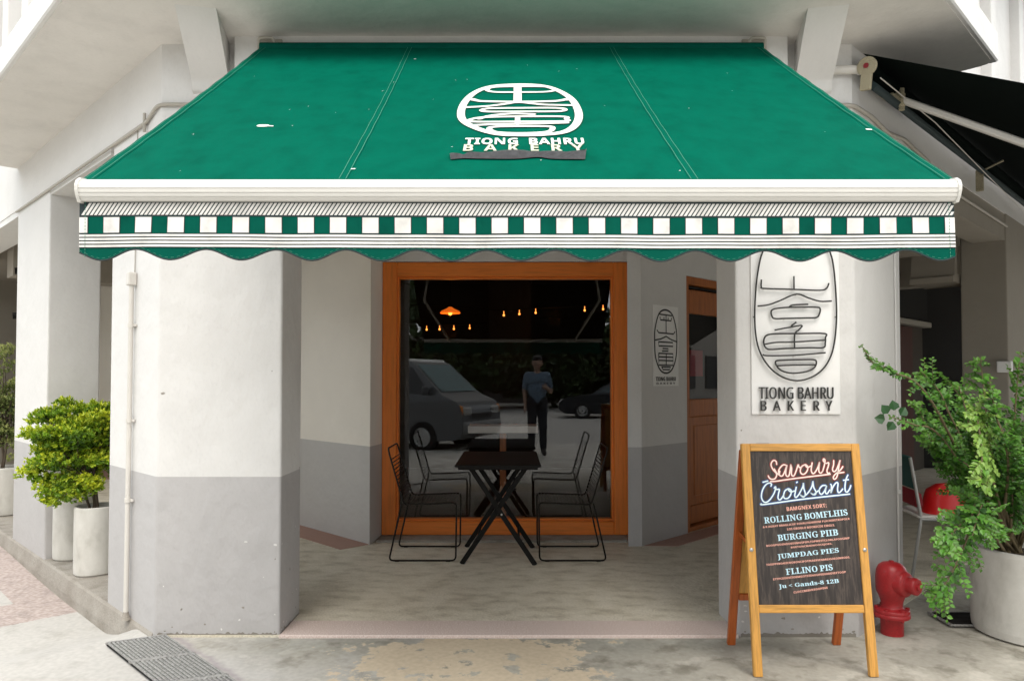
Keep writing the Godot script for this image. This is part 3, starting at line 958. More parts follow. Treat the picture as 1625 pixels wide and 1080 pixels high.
func build_inside():
	# pendant lamp
	var p := thing("pendant_lamp", "glowing orange pendant lamp with a wide flat shade inside the shop window", "lamp", P(-0.672, 2.09, 8.0))
	var sh := MB.new()
	sh.lathe([Vector2(0.112, -0.022), Vector2(0.10, 0.0), Vector2(0.04, 0.028), Vector2(0.018, 0.045), Vector2(0.012, 0.045), Vector2(0.03, 0.022), Vector2(0.095, -0.006), Vector2(0.109, -0.024), Vector2(0.112, -0.022)], 24, at(Vector3.ZERO))
	part(p, "shade", sh, M.lamp_glow)
	var bu := MB.new()
	bu.lathe([Vector2(0.001, -0.045), Vector2(0.018, -0.038), Vector2(0.024, -0.022), Vector2(0.018, -0.004), Vector2(0.010, 0.012), Vector2(0.001, 0.018)], 14, at(Vector3.ZERO))
	part(p, "bulb", bu, M.bulb_glow)
	var co := MB.new()
	co.tube([Vector3(0, 0.06, 0), Vector3(0, CEIL - 0.02 - 2.09, 0)], 0.004, 6)
	part(p, "cord", co, M.black_metal)
	var l := OmniLight3D.new()
	l.name = "glow"
	l.light_color = Color(1, 0.55, 0.2)
	l.light_energy = 0.012
	l.light_size = 0.03
	l.omni_range = 8.0
	l.omni_attenuation = 2.0
	l.shadow_enabled = true
	p.add_child(l)
	l.position = Vector3(0, -0.06, 0)
	# two rows of small bulbs on cables
	var rows := [["bulb_string", "string of four small amber bulbs low at the left inside the shop window", [[-1.16, 2.02], [-0.985, 2.025], [-0.79, 2.03], [-0.575, 2.04]], 10.0], ["bulb_string", "string of five small amber bulbs across the right half inside the shop window", [[-0.10, 2.13], [0.09, 2.145], [0.29, 2.16], [0.89, 2.19], [1.115, 2.205]], 9.0]]
	for r in rows:
		var o := thing(r[0], r[1], "string lights", P(0, 0, r[3]))
		var pts := []
		for q in r[2]:
			var v := Vector3(q[0], q[1], 0)
			pts.append(v + Vector3(0, 0.055, 0))
			var m := MB.new()
			m.lathe([Vector2(0.001, -0.014), Vector2(0.010, -0.010), Vector2(0.014, 0.0), Vector2(0.010, 0.010), Vector2(0.004, 0.014), Vector2(0.004, 0.05)], 10, at(v))
			part(o, "bulb", m, M.bulb_glow)
		pts.push_front(pts[0] + Vector3(-1.2, 0.1, 0))
		pts.append(pts[-1] + Vector3(1.2, 0.1, 0))
		var c := MB.new()
		c.tube(pts, 0.006, 6)
		part(o, "cable", c, M.black_metal)
		var li := OmniLight3D.new()
		li.name = "glow"
		li.light_color = Color(1, 0.6, 0.25)
		li.light_energy = 0.008
		li.light_size = 0.1
		li.omni_range = 8.0
		li.omni_attenuation = 2.0
		li.shadow_enabled = true
		o.add_child(li)
		li.position = (pts[1] + pts[-2]) * 0.5 + Vector3(0, -0.12, 0)
	# white indoor table whose edge shows through the glass
	var t := thing("indoor_table", "white topped indoor table seen edge-on through the shop window", "table", P(-0.085, 0, 7.0))
	var tt := MB.new()
	tt.box(at(Vector3(0, 0.885, 0)), Vector3(0.65, 0.068, 0.30), 0.006)
	part(t, "tabletop", tt, M.table_white)
	var tl := MB.new()
	tl.box(at(Vector3(0, 0.43, 0)), Vector3(0.06, 0.84, 0.06), 0.004)
	tl.box(at(Vector3(0, 0.014, 0)), Vector3(0.42, 0.02, 0.42), 0.004)
	part(t, "pedestal", tl, M.orange_far)

# ==================================================================== the main awning
const SLOPE := 1.995

func awning_plane() -> Transform3D:      # local x across, y up the slope, z out of the cloth; origin on the front bar
	var y := Vector3(0, 1.143, -1.635).normalized()
	return Transform3D(Basis(Vector3.RIGHT, y, Vector3.RIGHT.cross(y)), P(0, 1.947, 2.165))

func slack(x: float, y: float) -> float:
	var t := clampf(y / SLOPE, 0.0, 1.0)
	var z := -0.010 * sin(PI * t) + 0.0025 * sin(x * 5.0 + 1.0) * sin(PI * t)
	for sx in [-1.29, -0.515, 0.528, 1.306]:
		var e: float = (x - sx) / 0.06
		if absf(e) < 3.0: z += 0.0011 * sin(y * 31.0 + sx * 9.0) * exp(-e * e) * clampf(t * 8.0, 0.0, 1.0)
	return z

func drape(b: MB, xf: Transform3D):
	var inv := xf.affine_inverse()
	for i in b.v.size():
		var p := inv * b.v[i]
		var e := 0.01
		var gx := (slack(p.x + e, p.y) - slack(p.x - e, p.y)) / (2 * e)
		var gy := (slack(p.x, p.y + e) - slack(p.x, p.y - e)) / (2 * e)
		b.v[i] = xf * Vector3(p.x, p.y, p.z + slack(p.x, p.y))
		b.n[i] = (xf.basis * Vector3(-gx, -gy, 1)).normalized()

func cm(pts: Array) -> Array:
	var o := []
	for i in range(0, pts.size(), 2):
		o.append(Vector2(pts[i] * 0.01, pts[i + 1] * 0.01 + 0.011))
	return o

func lift(xf: Transform3D, z: float) -> Transform3D:
	return Transform3D(xf.basis, xf.origin + xf.basis.z * z)

func build_main_awning():
	var a := thing("awning", "large green folding awning with scalloped checked valance over the shop front", "awning")
	var xf := awning_plane()
	var c0 := [-1.274, -0.502, 0.540, 1.312]
	var c1 := [-1.307, -0.530, 0.515, 1.301]
	# the cloth, slack between the roller and the bar and puckered along its seams
	var cl := MB.new()
	var nx := 90
	var ny := 60
	for j in ny + 1:
		var t := float(j) / ny
		for i in nx + 1:
			var u := float(i) / nx
			cl.vert(xf * Vector3(lerpf(lerpf(c0[0], c0[3], u), lerpf(c1[0], c1[3], u), t), t * SLOPE, 0), xf.basis.z)
	for j in ny:
		for i in nx:
			var p := j * (nx + 1) + i
			cl.face(p, p + 1, p + nx + 2)
			cl.face(p, p + nx + 2, p + nx + 1)
	drape(cl, xf)
	var cloth := part(a, "cloth", cl, M.green)
	# overlapped seams with two rows of stitching, hems at the sides
	for q in 4:
		var s := MB.new()
		var st := MB.new()
		var inx: float = [0.020, 0.0, 0.0, -0.020][q]
		var line := []
		var la := []
		var lb := []
		for k in 41:
			var p := Vector2(lerpf(c0[q], c1[q], k / 40.0) + inx, (SLOPE - 0.01) * k / 40.0)
			line.append(p)
			la.append(p + Vector2(-0.010, 0))
			lb.append(p + Vector2(0.010, 0))
		s.ribbon(line, 0.034 if q in [0, 3] else 0.028, lift(xf, 0.0016))
		st.ribbon(la, 0.0016, lift(xf, 0.0026))
		st.ribbon(lb, 0.0016, lift(xf, 0.0026))
		drape(s, xf)
		drape(st, xf)
		part(cloth, "seam", s, M.green)
		part(a, "stitching", st, M.stitch)
	# printed emblem: oval with five stacked brush figures
	var logo := MB.new()
	var edge := MB.new()
	var closed := [
		[3.8, 117.2, 13.3, 114.8, 19.5, 106.5, 24.1, 92.3, 25.3, 72.4, 23.1, 57, 18.4, 47.5, 10.8, 44.1, 3.1, 43.6, -4.7, 44.8, -11.6, 51, -17.3, 60.7, -19.4, 72.4, -18.8, 89.3, -15.2, 104.8, -8.2, 114.8],
		[-10.5, 108.8, -7.4, 113.1, 3.8, 113.8, 14.9, 113.1, 18.1, 108.8, 14.5, 104.8, 3.7, 104.2, -7.2, 104.8],
		[-10.3, 74.8, -9.5, 79, 3.8, 79.5, 18.8, 79.2, 18.4, 74.8, 3.7, 74.3],
		[-14.7, 61, -13.6, 65.5, -6.4, 67.1, 8, 67.4, 19.5, 67.1, 20.1, 64, 19.3, 61, 3.6, 60.5],
		[-8.1, 51.7, -5.8, 54.1, 3.5, 54.6, 12.5, 54.3, 14.5, 52.2, 12.3, 47.3, 3.4, 45.7, -5.4, 47.1]]
	var cw := [2.9, 2.0, 2.0, 1.9, 2.0]
	for q in closed.size():
		var pts := smooth(cm(closed[q]), true, 5)
		logo.ribbon(pts, cw[q] * 0.01, lift(xf, 0.004), true)
		edge.ribbon(pts, cw[q] * 0.01 + 0.005, lift(xf, 0.0028), true)
	var opened := [
		[2.4, 116.2, 2.3, 100, 2.2, 88.7], [-15.9, 93.5, -13.1, 90.5, -6.9, 89.3, 2.2, 88.7, 12.4, 89, 18.6, 90.2, 22.2, 92.9],
		[-17.3, 81.2, -9.8, 82.4, -3.8, 84.9, 2.2, 87.9, 8.4, 85.8, 13, 84.1, 23.5, 83.5], [-12.1, 64.5, -9.4, 67.6, -5, 70, 0.8, 71.3, 8.1, 70.3],
		[2.1, 67.1, 2, 57], [-14.9, 56, -6.3, 57, 7.8, 57.7, 19.9, 59]]
	var ow := [3.2, 2.3, 2.0, 2.0, 1.9, 2.0]
	for q in opened.size():
		var pts := smooth(cm(opened[q]), false, 5)
		logo.ribbon(pts, ow[q] * 0.01, lift(xf, 0.0044), false)
		edge.ribbon(pts, ow[q] * 0.01 + 0.005, lift(xf, 0.0024), false)
	for p in [Vector2(-0.155, 0.935), Vector2(0.218, 0.93)]:
		logo.ribbon([p, p + Vector2(0.001, 0)], 0.028, lift(xf, 0.0048))
	drape(logo, xf)
	drape(edge, xf)
	part(a, "emblem_outline", edge, M.logo_edge)
	part(a, "emblem", logo, M.logo_white)
	lettering(a, "lettering", "TIONG  BAHRU", Transform3D(xf.basis, xf * Vector3(0.042, 0.373, 0.003 + slack(0.04, 0.373))), 0.402, 0.066, 0.002, M.logo_white)
	lettering(a, "lettering", "B  A  K  E  R  Y", Transform3D(xf.basis, xf * Vector3(0.0375, 0.302, 0.0025 + slack(0.04, 0.302))), 0.395, 0.066, 0.002, M.logo_outline)
	# grey strip of peeling tape under the lettering
	var tp := MB.new()
	var top := smooth(cm([-20.2, 22.6, -16.2, 20.6, -12, 23.0, 2, 24.8, 13.3, 23.4, 22.3, 24.2, 24.5, 27.0]), false, 5)
	var bot := smooth(cm([-19.4, 16.8, -15.5, 17.9, -11.6, 17.6, 0.7, 17.2, 8.1, 18.9, 12.9, 17.2, 23.1, 16.8]), false, 5)
	for k in top.size() - 1:
		var lz := 0.005 + 0.006 * absf(sin(k * 0.55))
		var lz2 := 0.005 + 0.006 * absf(sin((k + 1) * 0.55))
		var m0: Vector2 = (top[k] + bot[k]) * 0.5
		var m1: Vector2 = (top[k + 1] + bot[k + 1]) * 0.5
		tp.quad(xf * Vector3(bot[k].x, bot[k].y, 0.0045), xf * Vector3(bot[k + 1].x, bot[k + 1].y, 0.0045), xf * Vector3(m1.x, m1.y, lz2 + 0.006), xf * Vector3(m0.x, m0.y, lz + 0.006))
		tp.quad(xf * Vector3(m0.x, m0.y, lz + 0.006), xf * Vector3(m1.x, m1.y, lz2 + 0.006), xf * Vector3(top[k + 1].x, top[k + 1].y, lz2), xf * Vector3(top[k].x, top[k].y, lz))
	drape(tp, xf)
	part(a, "tape_strip", tp, M.tape)
	# bird droppings and flecks
	var spots := [[Vector2(-0.908, 0.57), Vector2(-0.889, 0.571), 0.026], [Vector2(-0.89, 0.569), Vector2(-0.864, 0.567), 0.010], [Vector2(1.262, 0.520), Vector2(1.270, 0.517), 0.014], [Vector2(-0.49, 0.093), Vector2(-0.483, 0.093), 0.008], [Vector2(-0.476, 1.70), Vector2(-0.472, 1.70), 0.008]]
	for q in 26:
		var p := Vector2(rng.randf_range(-1.22, 1.26), rng.randf_range(0.03, 1.6))
		spots.append([p, p + Vector2(rng.randf_range(0.001, 0.003), 0.001), rng.randf_range(0.0014, 0.0032)])
	for q in spots:
		var bd := MB.new()
		bd.ribbon([q[0], q[1]], q[2], lift(xf, 0.003))
		drape(bd, xf)
		part(a, "bird_dropping", bd, M.dropping)
	# front bar: grooved aluminium section with end caps
	var prof := PackedVector2Array([Vector2(-0.02, 1.939), Vector2(0.008, 1.943), Vector2(0.026, 1.940), Vector2(0.039, 1.932), Vector2(0.046, 1.921), Vector2(0.047, 1.911), Vector2(0.0445, 1.9102), Vector2(0.0445, 1.909), Vector2(0.0465, 1.9082), Vector2(0.045, 1.8985), Vector2(0.0425, 1.8978), Vector2(0.0422, 1.8966), Vector2(0.0438, 1.8958), Vector2(0.041, 1.8875), Vector2(0.0385, 1.8868), Vector2(0.0378, 1.8856), Vector2(0.0388, 1.8848), Vector2(0.031, 1.8765), Vector2(-0.02, 1.8765)])
	var px := Transform3D(Basis(Vector3(0, 0, 1), Vector3.UP, Vector3(-1, 0, 0)), P(1.292, 0, 2.165))
	var bar := MB.new()
	bar.extrude(prof, px, 2.548)
	var fb := part(a, "front_bar", bar, M.white_metal)
	for q in 2:
		var cap := MB.new()
		var big := PackedVector2Array()
		for p in [Vector2(-0.024, 1.872), Vector2(-0.024, 1.943), Vector2(0.008, 1.948), Vector2(0.03, 1.944), Vector2(0.045, 1.933), Vector2(0.051, 1.918), Vector2(0.050, 1.904), Vector2(0.044, 1.888), Vector2(0.034, 1.872)]:
			big.append(p)
		cap.extrude(big, Transform3D(px.basis, P([1.301, -1.256][q], 0, 2.165)), 0.009)
		part(fb, "end_cap", cap, M.white_metal)
	# roller at the wall, wall brackets, folding arms
	var rl := MB.new()
	rl.tube([P(-1.31, 3.075, 3.80), P(1.305, 3.075, 3.80)], 0.032, 16)
	part(a, "roller", rl, M.green_valance)
	var li := MB.new()
	li.quad(xf * Vector3(-1.27, 0.01, -0.034), xf * Vector3(-1.30, SLOPE, -0.034), xf * Vector3(1.297, SLOPE, -0.034), xf * Vector3(1.308, 0.01, -0.034))
	part(cloth, "dark_underside", li, M.dark_canvas)  # added dark sheet; makes the underside read black in the glass
	for sgn in [-1.0, 1.0]:
		var br := MB.new()
		br.tube(path3([P(sgn * 1.325, 3.08, 3.845), P(sgn * 1.325, 3.135, 3.80), P(sgn * 1.245, 3.135, 3.80), P(sgn * 1.235, 3.09, 3.80)], 0.02), 0.008, 8)
		br.box(at(P(sgn * 1.28, 3.10, 3.852)), Vector3(0.13, 0.10, 0.012), 0.003)
		part(a, "wall_bracket", br, M.pipe_dim)
		var arm := MB.new()
		bar_between(arm, P(sgn * 0.95, 3.02, 3.82), P(sgn * 1.17, 2.40, 3.02), 0.05, 0.03, Vector3.RIGHT, 0.006)
		bar_between(arm, P(sgn * 1.17, 2.40, 3.02), P(sgn * 0.90, 1.90, 2.20), 0.042, 0.028, Vector3.RIGHT, 0.006)
		part(a, "folding_arm", arm, M.pipe_dim)
	build_valance(a)

func wave(x: float, h: float) -> float:
	return (0.0045 * sin(x * 5.3 + 0.6) + 0.0025 * sin(x * 11.0) + 0.002 * sin(x * 23.0 + 1.0)) * clampf((1.885 - h) / 0.15, 0.0, 1.2)

func vp(x: float, h: float, off: float) -> Vector3:
	return P(x, h - 0.0016 * sin(x * 2.2 + 0.5), 2.15 - wave(x, h) - off)

func hem(x: float) -> float:
	# ups at 214 px + 111.5 k of the photograph's width, turned into metres on the cloth
	return 1.7195 + 0.0155 * cos((x + 1.0998) * TAU / 0.2047)

func build_valance(a: Node3D):
	var X0 := -1.269
	var X1 := 1.296
	var n := 300
	var rows := 7
	var cl := MB.new()
	for i in n + 1:
		var x := lerpf(X0, X1, float(i) / n)
		for j in rows + 1:
			var h := lerpf(1.8785, hem(x), float(j) / rows)
			var e := 0.004
			var dx := (wave(x + e, h) - wave(x - e, h)) / (2 * e)
			cl.vert(vp(x, h, 0), Vector3(-dx, 0.02, 1).normalized())
	for i in n:
		for j in rows:
			var p := i * (rows + 1) + j
			cl.face(p, p + 1, p + rows + 2)
			cl.face(p, p + rows + 2, p + rows + 1)
	var v := part(a, "valance", cl, M.green_valance)
	var dark := MB.new()
	var white := MB.new()
	strip(dark, X0, X1, 1.8785, 1.8325, 0.0012, n)
	# slanting strokes
	var x := X0 + 0.006
	while x < X1 - 0.002:
		var w := 0.0083
		var lean := 0.023
		var x2: float = x + lean
		var f: float = clampf((X1 - x - w) / lean, 0.0, 1.0)
		var h0 := 1.8365
		var h1 := lerpf(1.8365, 1.8722, f)
		white.quad(vp(x, h0, 0.0024), vp(x + w, h0, 0.0024), vp(x + w + lean * f, h1, 0.0024), vp(x + lean * f, h1, 0.0024))
		x += 0.01235
	# checks
	for k in 28:
		var a0: float = (109.4 + 51.6 * k - 812.5) * 0.0018376
		var b0: float = min(a0 + 0.0470, X1)
		a0 = max(a0, X0)
		if b0 - a0 < 0.004: continue
		strip(dark, a0 - 0.0022 if a0 > X0 else a0, min(b0 + 0.0022, X1), 1.8325, 1.7818, 0.0012, 4)
		strip(white, a0, b0, 1.8300, 1.7845, 0.0024, 4)
	# four lines
	strip(dark, X0, X1, 1.7818, 1.7395, 0.0014, n)
	for q in 4:
		var t := 1.7795 - q * 0.0102
		strip(white, X0, X1, t, t - 0.0066, 0.0026, n)
	part(v, "dark_print", dark, M.cloth_dark)
	part(v, "white_print", white, M.cloth_white)
	var pts := []
	for i in n + 1:
		var xx := lerpf(X0, X1, float(i) / n)
		pts.append(vp(xx, hem(xx), 0.0))
	var pip := MB.new()
	pip.tube(pts, 0.0024, 6)
	part(v, "piping", pip, M.cloth_dark)
	var sti := MB.new()
	for i in n:
		if i % 2: continue
		var xa := lerpf(X0, X1, float(i) / n)
		var xb := lerpf(X0, X1, float(i + 1) / n)
		sti.quad(vp(xa, hem(xa) + 0.006, 0.0016), vp(xb, hem(xb) + 0.006, 0.0016), vp(xb, hem(xb) + 0.0070, 0.0016), vp(xa, hem(xa) + 0.0070, 0.0016))
	for e in [X0 + 0.017, X1 - 0.017]:
		for k in 17:
			var hh: float = 1.876 - k * 0.0098
			sti.quad(vp(e, hh - 0.006, 0.0032), vp(e + 0.0016, hh - 0.006, 0.0032), vp(e + 0.0016, hh, 0.0032), vp(e, hh, 0.0032))
	part(v, "hem_stitching", sti, M.stitch)

func strip(b: MB, xa: float, xb: float, h1: float, h0: float, off: float, n: int):
	for i in n:
		var p := lerpf(xa, xb, float(i) / n)
		var q := lerpf(xa, xb, float(i + 1) / n)
		b.quad(vp(p, h0, off), vp(q, h0, off), vp(q, h1, off), vp(p, h1, off))

# ==================================================================== the awning on the right street
func build_side_awning():
	var a := thing("awning", "dark folding awning on the right street side, seen from underneath", "awning")
	var s0 := 4.09
	var s1 := 13.0
	var cl := MB.new()
	var slope := 0.51
	var n := 8
	for k in n:
		var D0 := lerpf(1.43, -0.7, float(k) / n)
		var D1 := lerpf(1.43, -0.7, float(k + 1) / n)
		cl.quad(right(D0, s0, 3.098 - (1.43 - D0) * slope), right(D1, s0, 3.098 - (1.43 - D1) * slope), right(D1, s1, 3.098 - (1.43 - D1) * slope), right(D0, s1, 3.098 - (1.43 - D0) * slope))
	part(a, "cloth", cl, M.dark_canvas)
	var v := MB.new()
	v.quad(right(-0.702, s0, 2.01), right(-0.702, s0, 1.83), right(-0.702, s1, 1.83), right(-0.702, s1, 2.01))
	part(a, "valance", v, M.dark_canvas)
	var rl := MB.new()
	rl.tube([right(1.42, s0, 3.03), right(1.42, s1, 3.03)], 0.04, 14)
	part(a, "roller", rl, M.dark_canvas)
	var tb := MB.new()
	tb.tube([right(1.40, s0 + 0.05, 2.93), right(1.40, s1, 2.93)], 0.028, 4)
	part(a, "torsion_bar", tb, M.cloth_dark)
	var fb := MB.new()
	fb.tube([right(-0.7, s0, 2.01), right(-0.7, s1, 2.01)], 0.032, 12)
	part(a, "front_bar", fb, M.pipe_white)
	# worn round end bracket
	var e := MB.new()
	var dirv := (right(0, 1, 0) - right(0, 0, 0)).normalized()
	var yv := Vector3.UP
	var bx := Basis(dirv.cross(yv).normalized() * -1.0, dirv, Vector3.ZERO)
	bx.z = bx.x.cross(bx.y)
	e.lathe([Vector2(0.001, -0.012), Vector2(0.047, -0.012), Vector2(0.050, -0.008), Vector2(0.050, 0.008), Vector2(0.046, 0.012), Vector2(0.026, 0.012), Vector2(0.024, 0.004), Vector2(0.001, 0.004)], 22, Transform3D(bx, right(1.40, s0 - 0.03, 3.01)))
	bar_between(e, right(1.40, s0 - 0.03, 2.99), right(1.41, s0 - 0.03, 2.885), 0.056, 0.022, dirv, 0.004)
	var eb := part(a, "end_bracket", e, M.rusty)
	var hole := MB.new()
	hole.lathe([Vector2(0.001, 0.0), Vector2(0.014, 0.0), Vector2(0.014, 0.004), Vector2(0.001, 0.004)], 12, Transform3D(bx, right(1.40, s0 - 0.048, 3.01)))
	part(eb, "hub", hole, M.dark_red)
	# folding arms with worn knuckles
	for q in 2:
		var s := 4.54 + q * 3.6
		var sh := right(1.38, s, 2.955)
		var el := right(0.35, s + 0.16, 2.30)
		var arm := MB.new()
		bar_between(arm, sh, el, 0.052, 0.034, Vector3.UP, 0.008)
		bar_between(arm, el, right(-0.68, s + 0.75, 1.99), 0.044, 0.03, Vector3.UP, 0.008)
		part(a, "folding_arm", arm, M.pipe_white)
		var kn := MB.new()
		kn.box(Transform3D(Basis(Vector3.UP, PI / 4), sh + Vector3(-0.01, 0.0, 0.0)), Vector3(0.05, 0.085, 0.05), 0.008)
		kn.box(Transform3D(Basis(Vector3.UP, PI / 4), right(1.40, s - 0.08, 2.945)), Vector3(0.12, 0.034, 0.045), 0.006)
		kn.box(Transform3D(Basis(Vector3.UP, PI / 4), right(1.41, s - 0.20, 2.94)), Vector3(0.10, 0.05, 0.02), 0.004)
		kn.tube([sh + Vector3(0, -0.06, 0), sh + Vector3(0, 0.065, 0)], 0.016, 10)
		part(a, "knuckle", kn, M.rusty)
	var wr := MB.new()
	wr.tube([right(1.36, s0 + 0.05, 2.96), right(1.33, s0 + 0.9, 2.925), right(1.34, s0 + 2.2, 2.86), right(1.36, s0 + 3.8, 2.80)], 0.0035, 5)
	part(a, "cable", wr, M.pipe_white)
	var mb := MB.new()
	mb.box(Transform3D(Basis(Vector3.UP, PI / 4), right(1.42, 6.45, 2.86)), Vector3(0.03, 0.16, 0.05), 0.004)
	mb.tube([right(1.41, 6.45, 2.93), right(1.28, 6.52, 3.0)], 0.008, 6)
	part(a, "wall_bracket", mb, M.rusty)

# ==================================================================== signs on the walls
func units(pts: Array, k: float) -> Array:
	var o := []
	for i in range(0, pts.size(), 2):
		o.append(Vector2(pts[i] * k, -pts[i + 1] * k))
	return o

func build_wall_signs():
	# white board on the right pillar, with a drawn emblem of bent black rod standing proud of it
	var k := 0.0012409
	var o := thing("wall_sign", "tall white sign board on the right pillar with black wire oval emblem and raised lettering", "sign", P(0.712, 2.0971, 3.95))
	var bd := MB.new()
	bd.box(at(Vector3(0.806, -0.385, 0.005)), Vector3(0.474, 1.09, 0.008), 0.002)
	part(o, "backing_board", bd, M.sign_white)
	var z := Transform3D(Basis.IDENTITY, Vector3(0, 0, 0.026))
	var em := MB.new()
	var loops := [
		[650, -40, 720, -28, 775, 8, 800, 60, 812, 120, 820, 225, 822, 330, 813, 430, 795, 500, 760, 555, 710, 590, 650, 604, 590, 590, 540, 555, 500, 500, 477, 430, 470, 330, 477, 200, 492, 100, 510, 42, 535, 0, 580, -28],
		[545, 300, 600, 290, 680, 288, 740, 289, 752, 297, 748, 318, 735, 333, 690, 335, 600, 337, 560, 338, 545, 330],
		[520, 410, 560, 403, 660, 402, 770, 402, 773, 420, 772, 442, 764, 462, 700, 463, 600, 466, 532, 470, 512, 456, 508, 432],
		[560, 520, 600, 516, 660, 514, 720, 514, 733, 524, 724, 548, 690, 565, 630, 572, 585, 562, 562, 540]]
	var lines := [
		[500, 170, 499, 200, 512, 208, 640, 212, 750, 216, 780, 207, 790, 185], [640, 155, 640, 212], [483, 284, 530, 278, 580, 260, 650, 232, 700, 248, 750, 263, 801, 262],
		[618, 288, 635, 279, 700, 276], [625, 370, 648, 353], [555, 387, 620, 375, 672, 367, 660, 385, 641, 405, 640, 465], [512, 448, 560, 440, 640, 438, 770, 430],
		[505, 490, 520, 497, 640, 495, 750, 486, 772, 484], [562, 540, 640, 537, 728, 536]]
	for q in loops:
		var p3 := []
		for p in smooth(units(q, k), true, 4): p3.append(z * Vector3(p.x, p.y, 0))
		em.tube(p3, 0.0046, 8, true)
	for q in lines:
		var p3 := []
		for p in smooth(units(q, k), false, 4): p3.append(z * Vector3(p.x, p.y, 0.001))
		em.tube(p3, 0.0044, 8)
	part(o, "emblem", em, M.letter_black)
	for q in [[470, 330], [822, 330], [650, 604], [512, 208], [780, 207], [650, 234], [600, 337], [735, 333], [532, 470], [764, 462], [640, 495], [640, 572]]:
		var pins := MB.new()
		pins.tube([Vector3(q[0] * k, -q[1] * k, 0.008), Vector3(q[0] * k, -q[1] * k, 0.026)], 0.003, 6)
		part(o, "stand_off_pin", pins, M.letter_black)
	lettering(o, "lettering", "TIONG BAHRU", Transform3D(Basis.IDENTITY, Vector3(646.5 * k, -657 * k, 0.016)), 0.396, 0.062, 0.010, M.letter_black, "Droid Sans", 400)
	lettering(o, "lettering", "B  A  K  E  R  Y", Transform3D(Basis.IDENTITY, Vector3(647 * k, -711.5 * k, 0.016)), 0.380, 0.052, 0.010, M.letter_black, "Droid Sans", 400)
	# printed poster beside the door
	var x := Vector3(R2, 0, -R2)
	var zz := x.cross(Vector3.UP)
	var t := thing("poster", "pale poster with a black printed oval emblem on the wall left of the side door", "poster")
	t.transform = Transform3D(Basis(x, Vector3.UP, zz), P(1.055 + 0.115, 1.975, 6.01 + 0.115) + zz * 0.002)
	var pb := MB.new()
	pb.box(at(Vector3(0.191, -0.34, 0.002)), Vector3(0.382, 0.68, 0.004))
	part(t, "sheet", pb, M.sign_white)
	var ku := 0.382 / 85.0
	var kv := 0.68 / 275.0
	var pr := MB.new()
	var pl := [[142, 195, 165, 210, 178, 260, 180, 305, 176, 360, 162, 400, 142, 412, 122, 400, 108, 360, 105, 305, 107, 260, 120, 210]]
	var ps := [[122, 212, 162, 213], [123, 222, 124, 231, 160, 231, 162, 222], [136, 222, 136, 230], [150, 222, 150, 230], [143, 213, 143, 275], [113, 267, 118, 275, 168, 276, 173, 268],
		[106, 301, 125, 296, 143, 286, 160, 296, 178, 302], [118, 306, 166, 306, 166, 319, 118, 320, 118, 306], [132, 328, 150, 328, 150, 336, 130, 337], [118, 345, 166, 345, 166, 385, 118, 385, 118, 345],
		[118, 357, 166, 357], [118, 369, 166, 369], [143, 345, 143, 385], [128, 391, 158, 391, 154, 400, 132, 400, 128, 391]]
	var zt := Transform3D(Basis.IDENTITY, Vector3(0, 0, 0.0065))
	for q in pl + ps:
		var pts := []
		for i in range(0, q.size(), 2): pts.append(Vector2((q[i] - 101) * ku, -(q[i + 1] - 181) * kv))
		if q.size() > 16: pr.ribbon(smooth(pts, true, 4), 0.015, zt, true)
		else: pr.ribbon(pts, 0.012, lift(zt, 0.0006))
	part(t, "emblem", pr, M.print_black)
	lettering(t, "lettering", "TIONG BAHRU", Transform3D(Basis.IDENTITY, Vector3(0.185, -0.62, 0.0045)), 0.30, 0.034, 0.002, M.print_black)
	lettering(t, "lettering", "B A K E R Y", Transform3D(Basis.IDENTITY, Vector3(0.185, -0.658, 0.0045)), 0.28, 0.018, 0.002, M.print_black, "Droid Sans", 400)

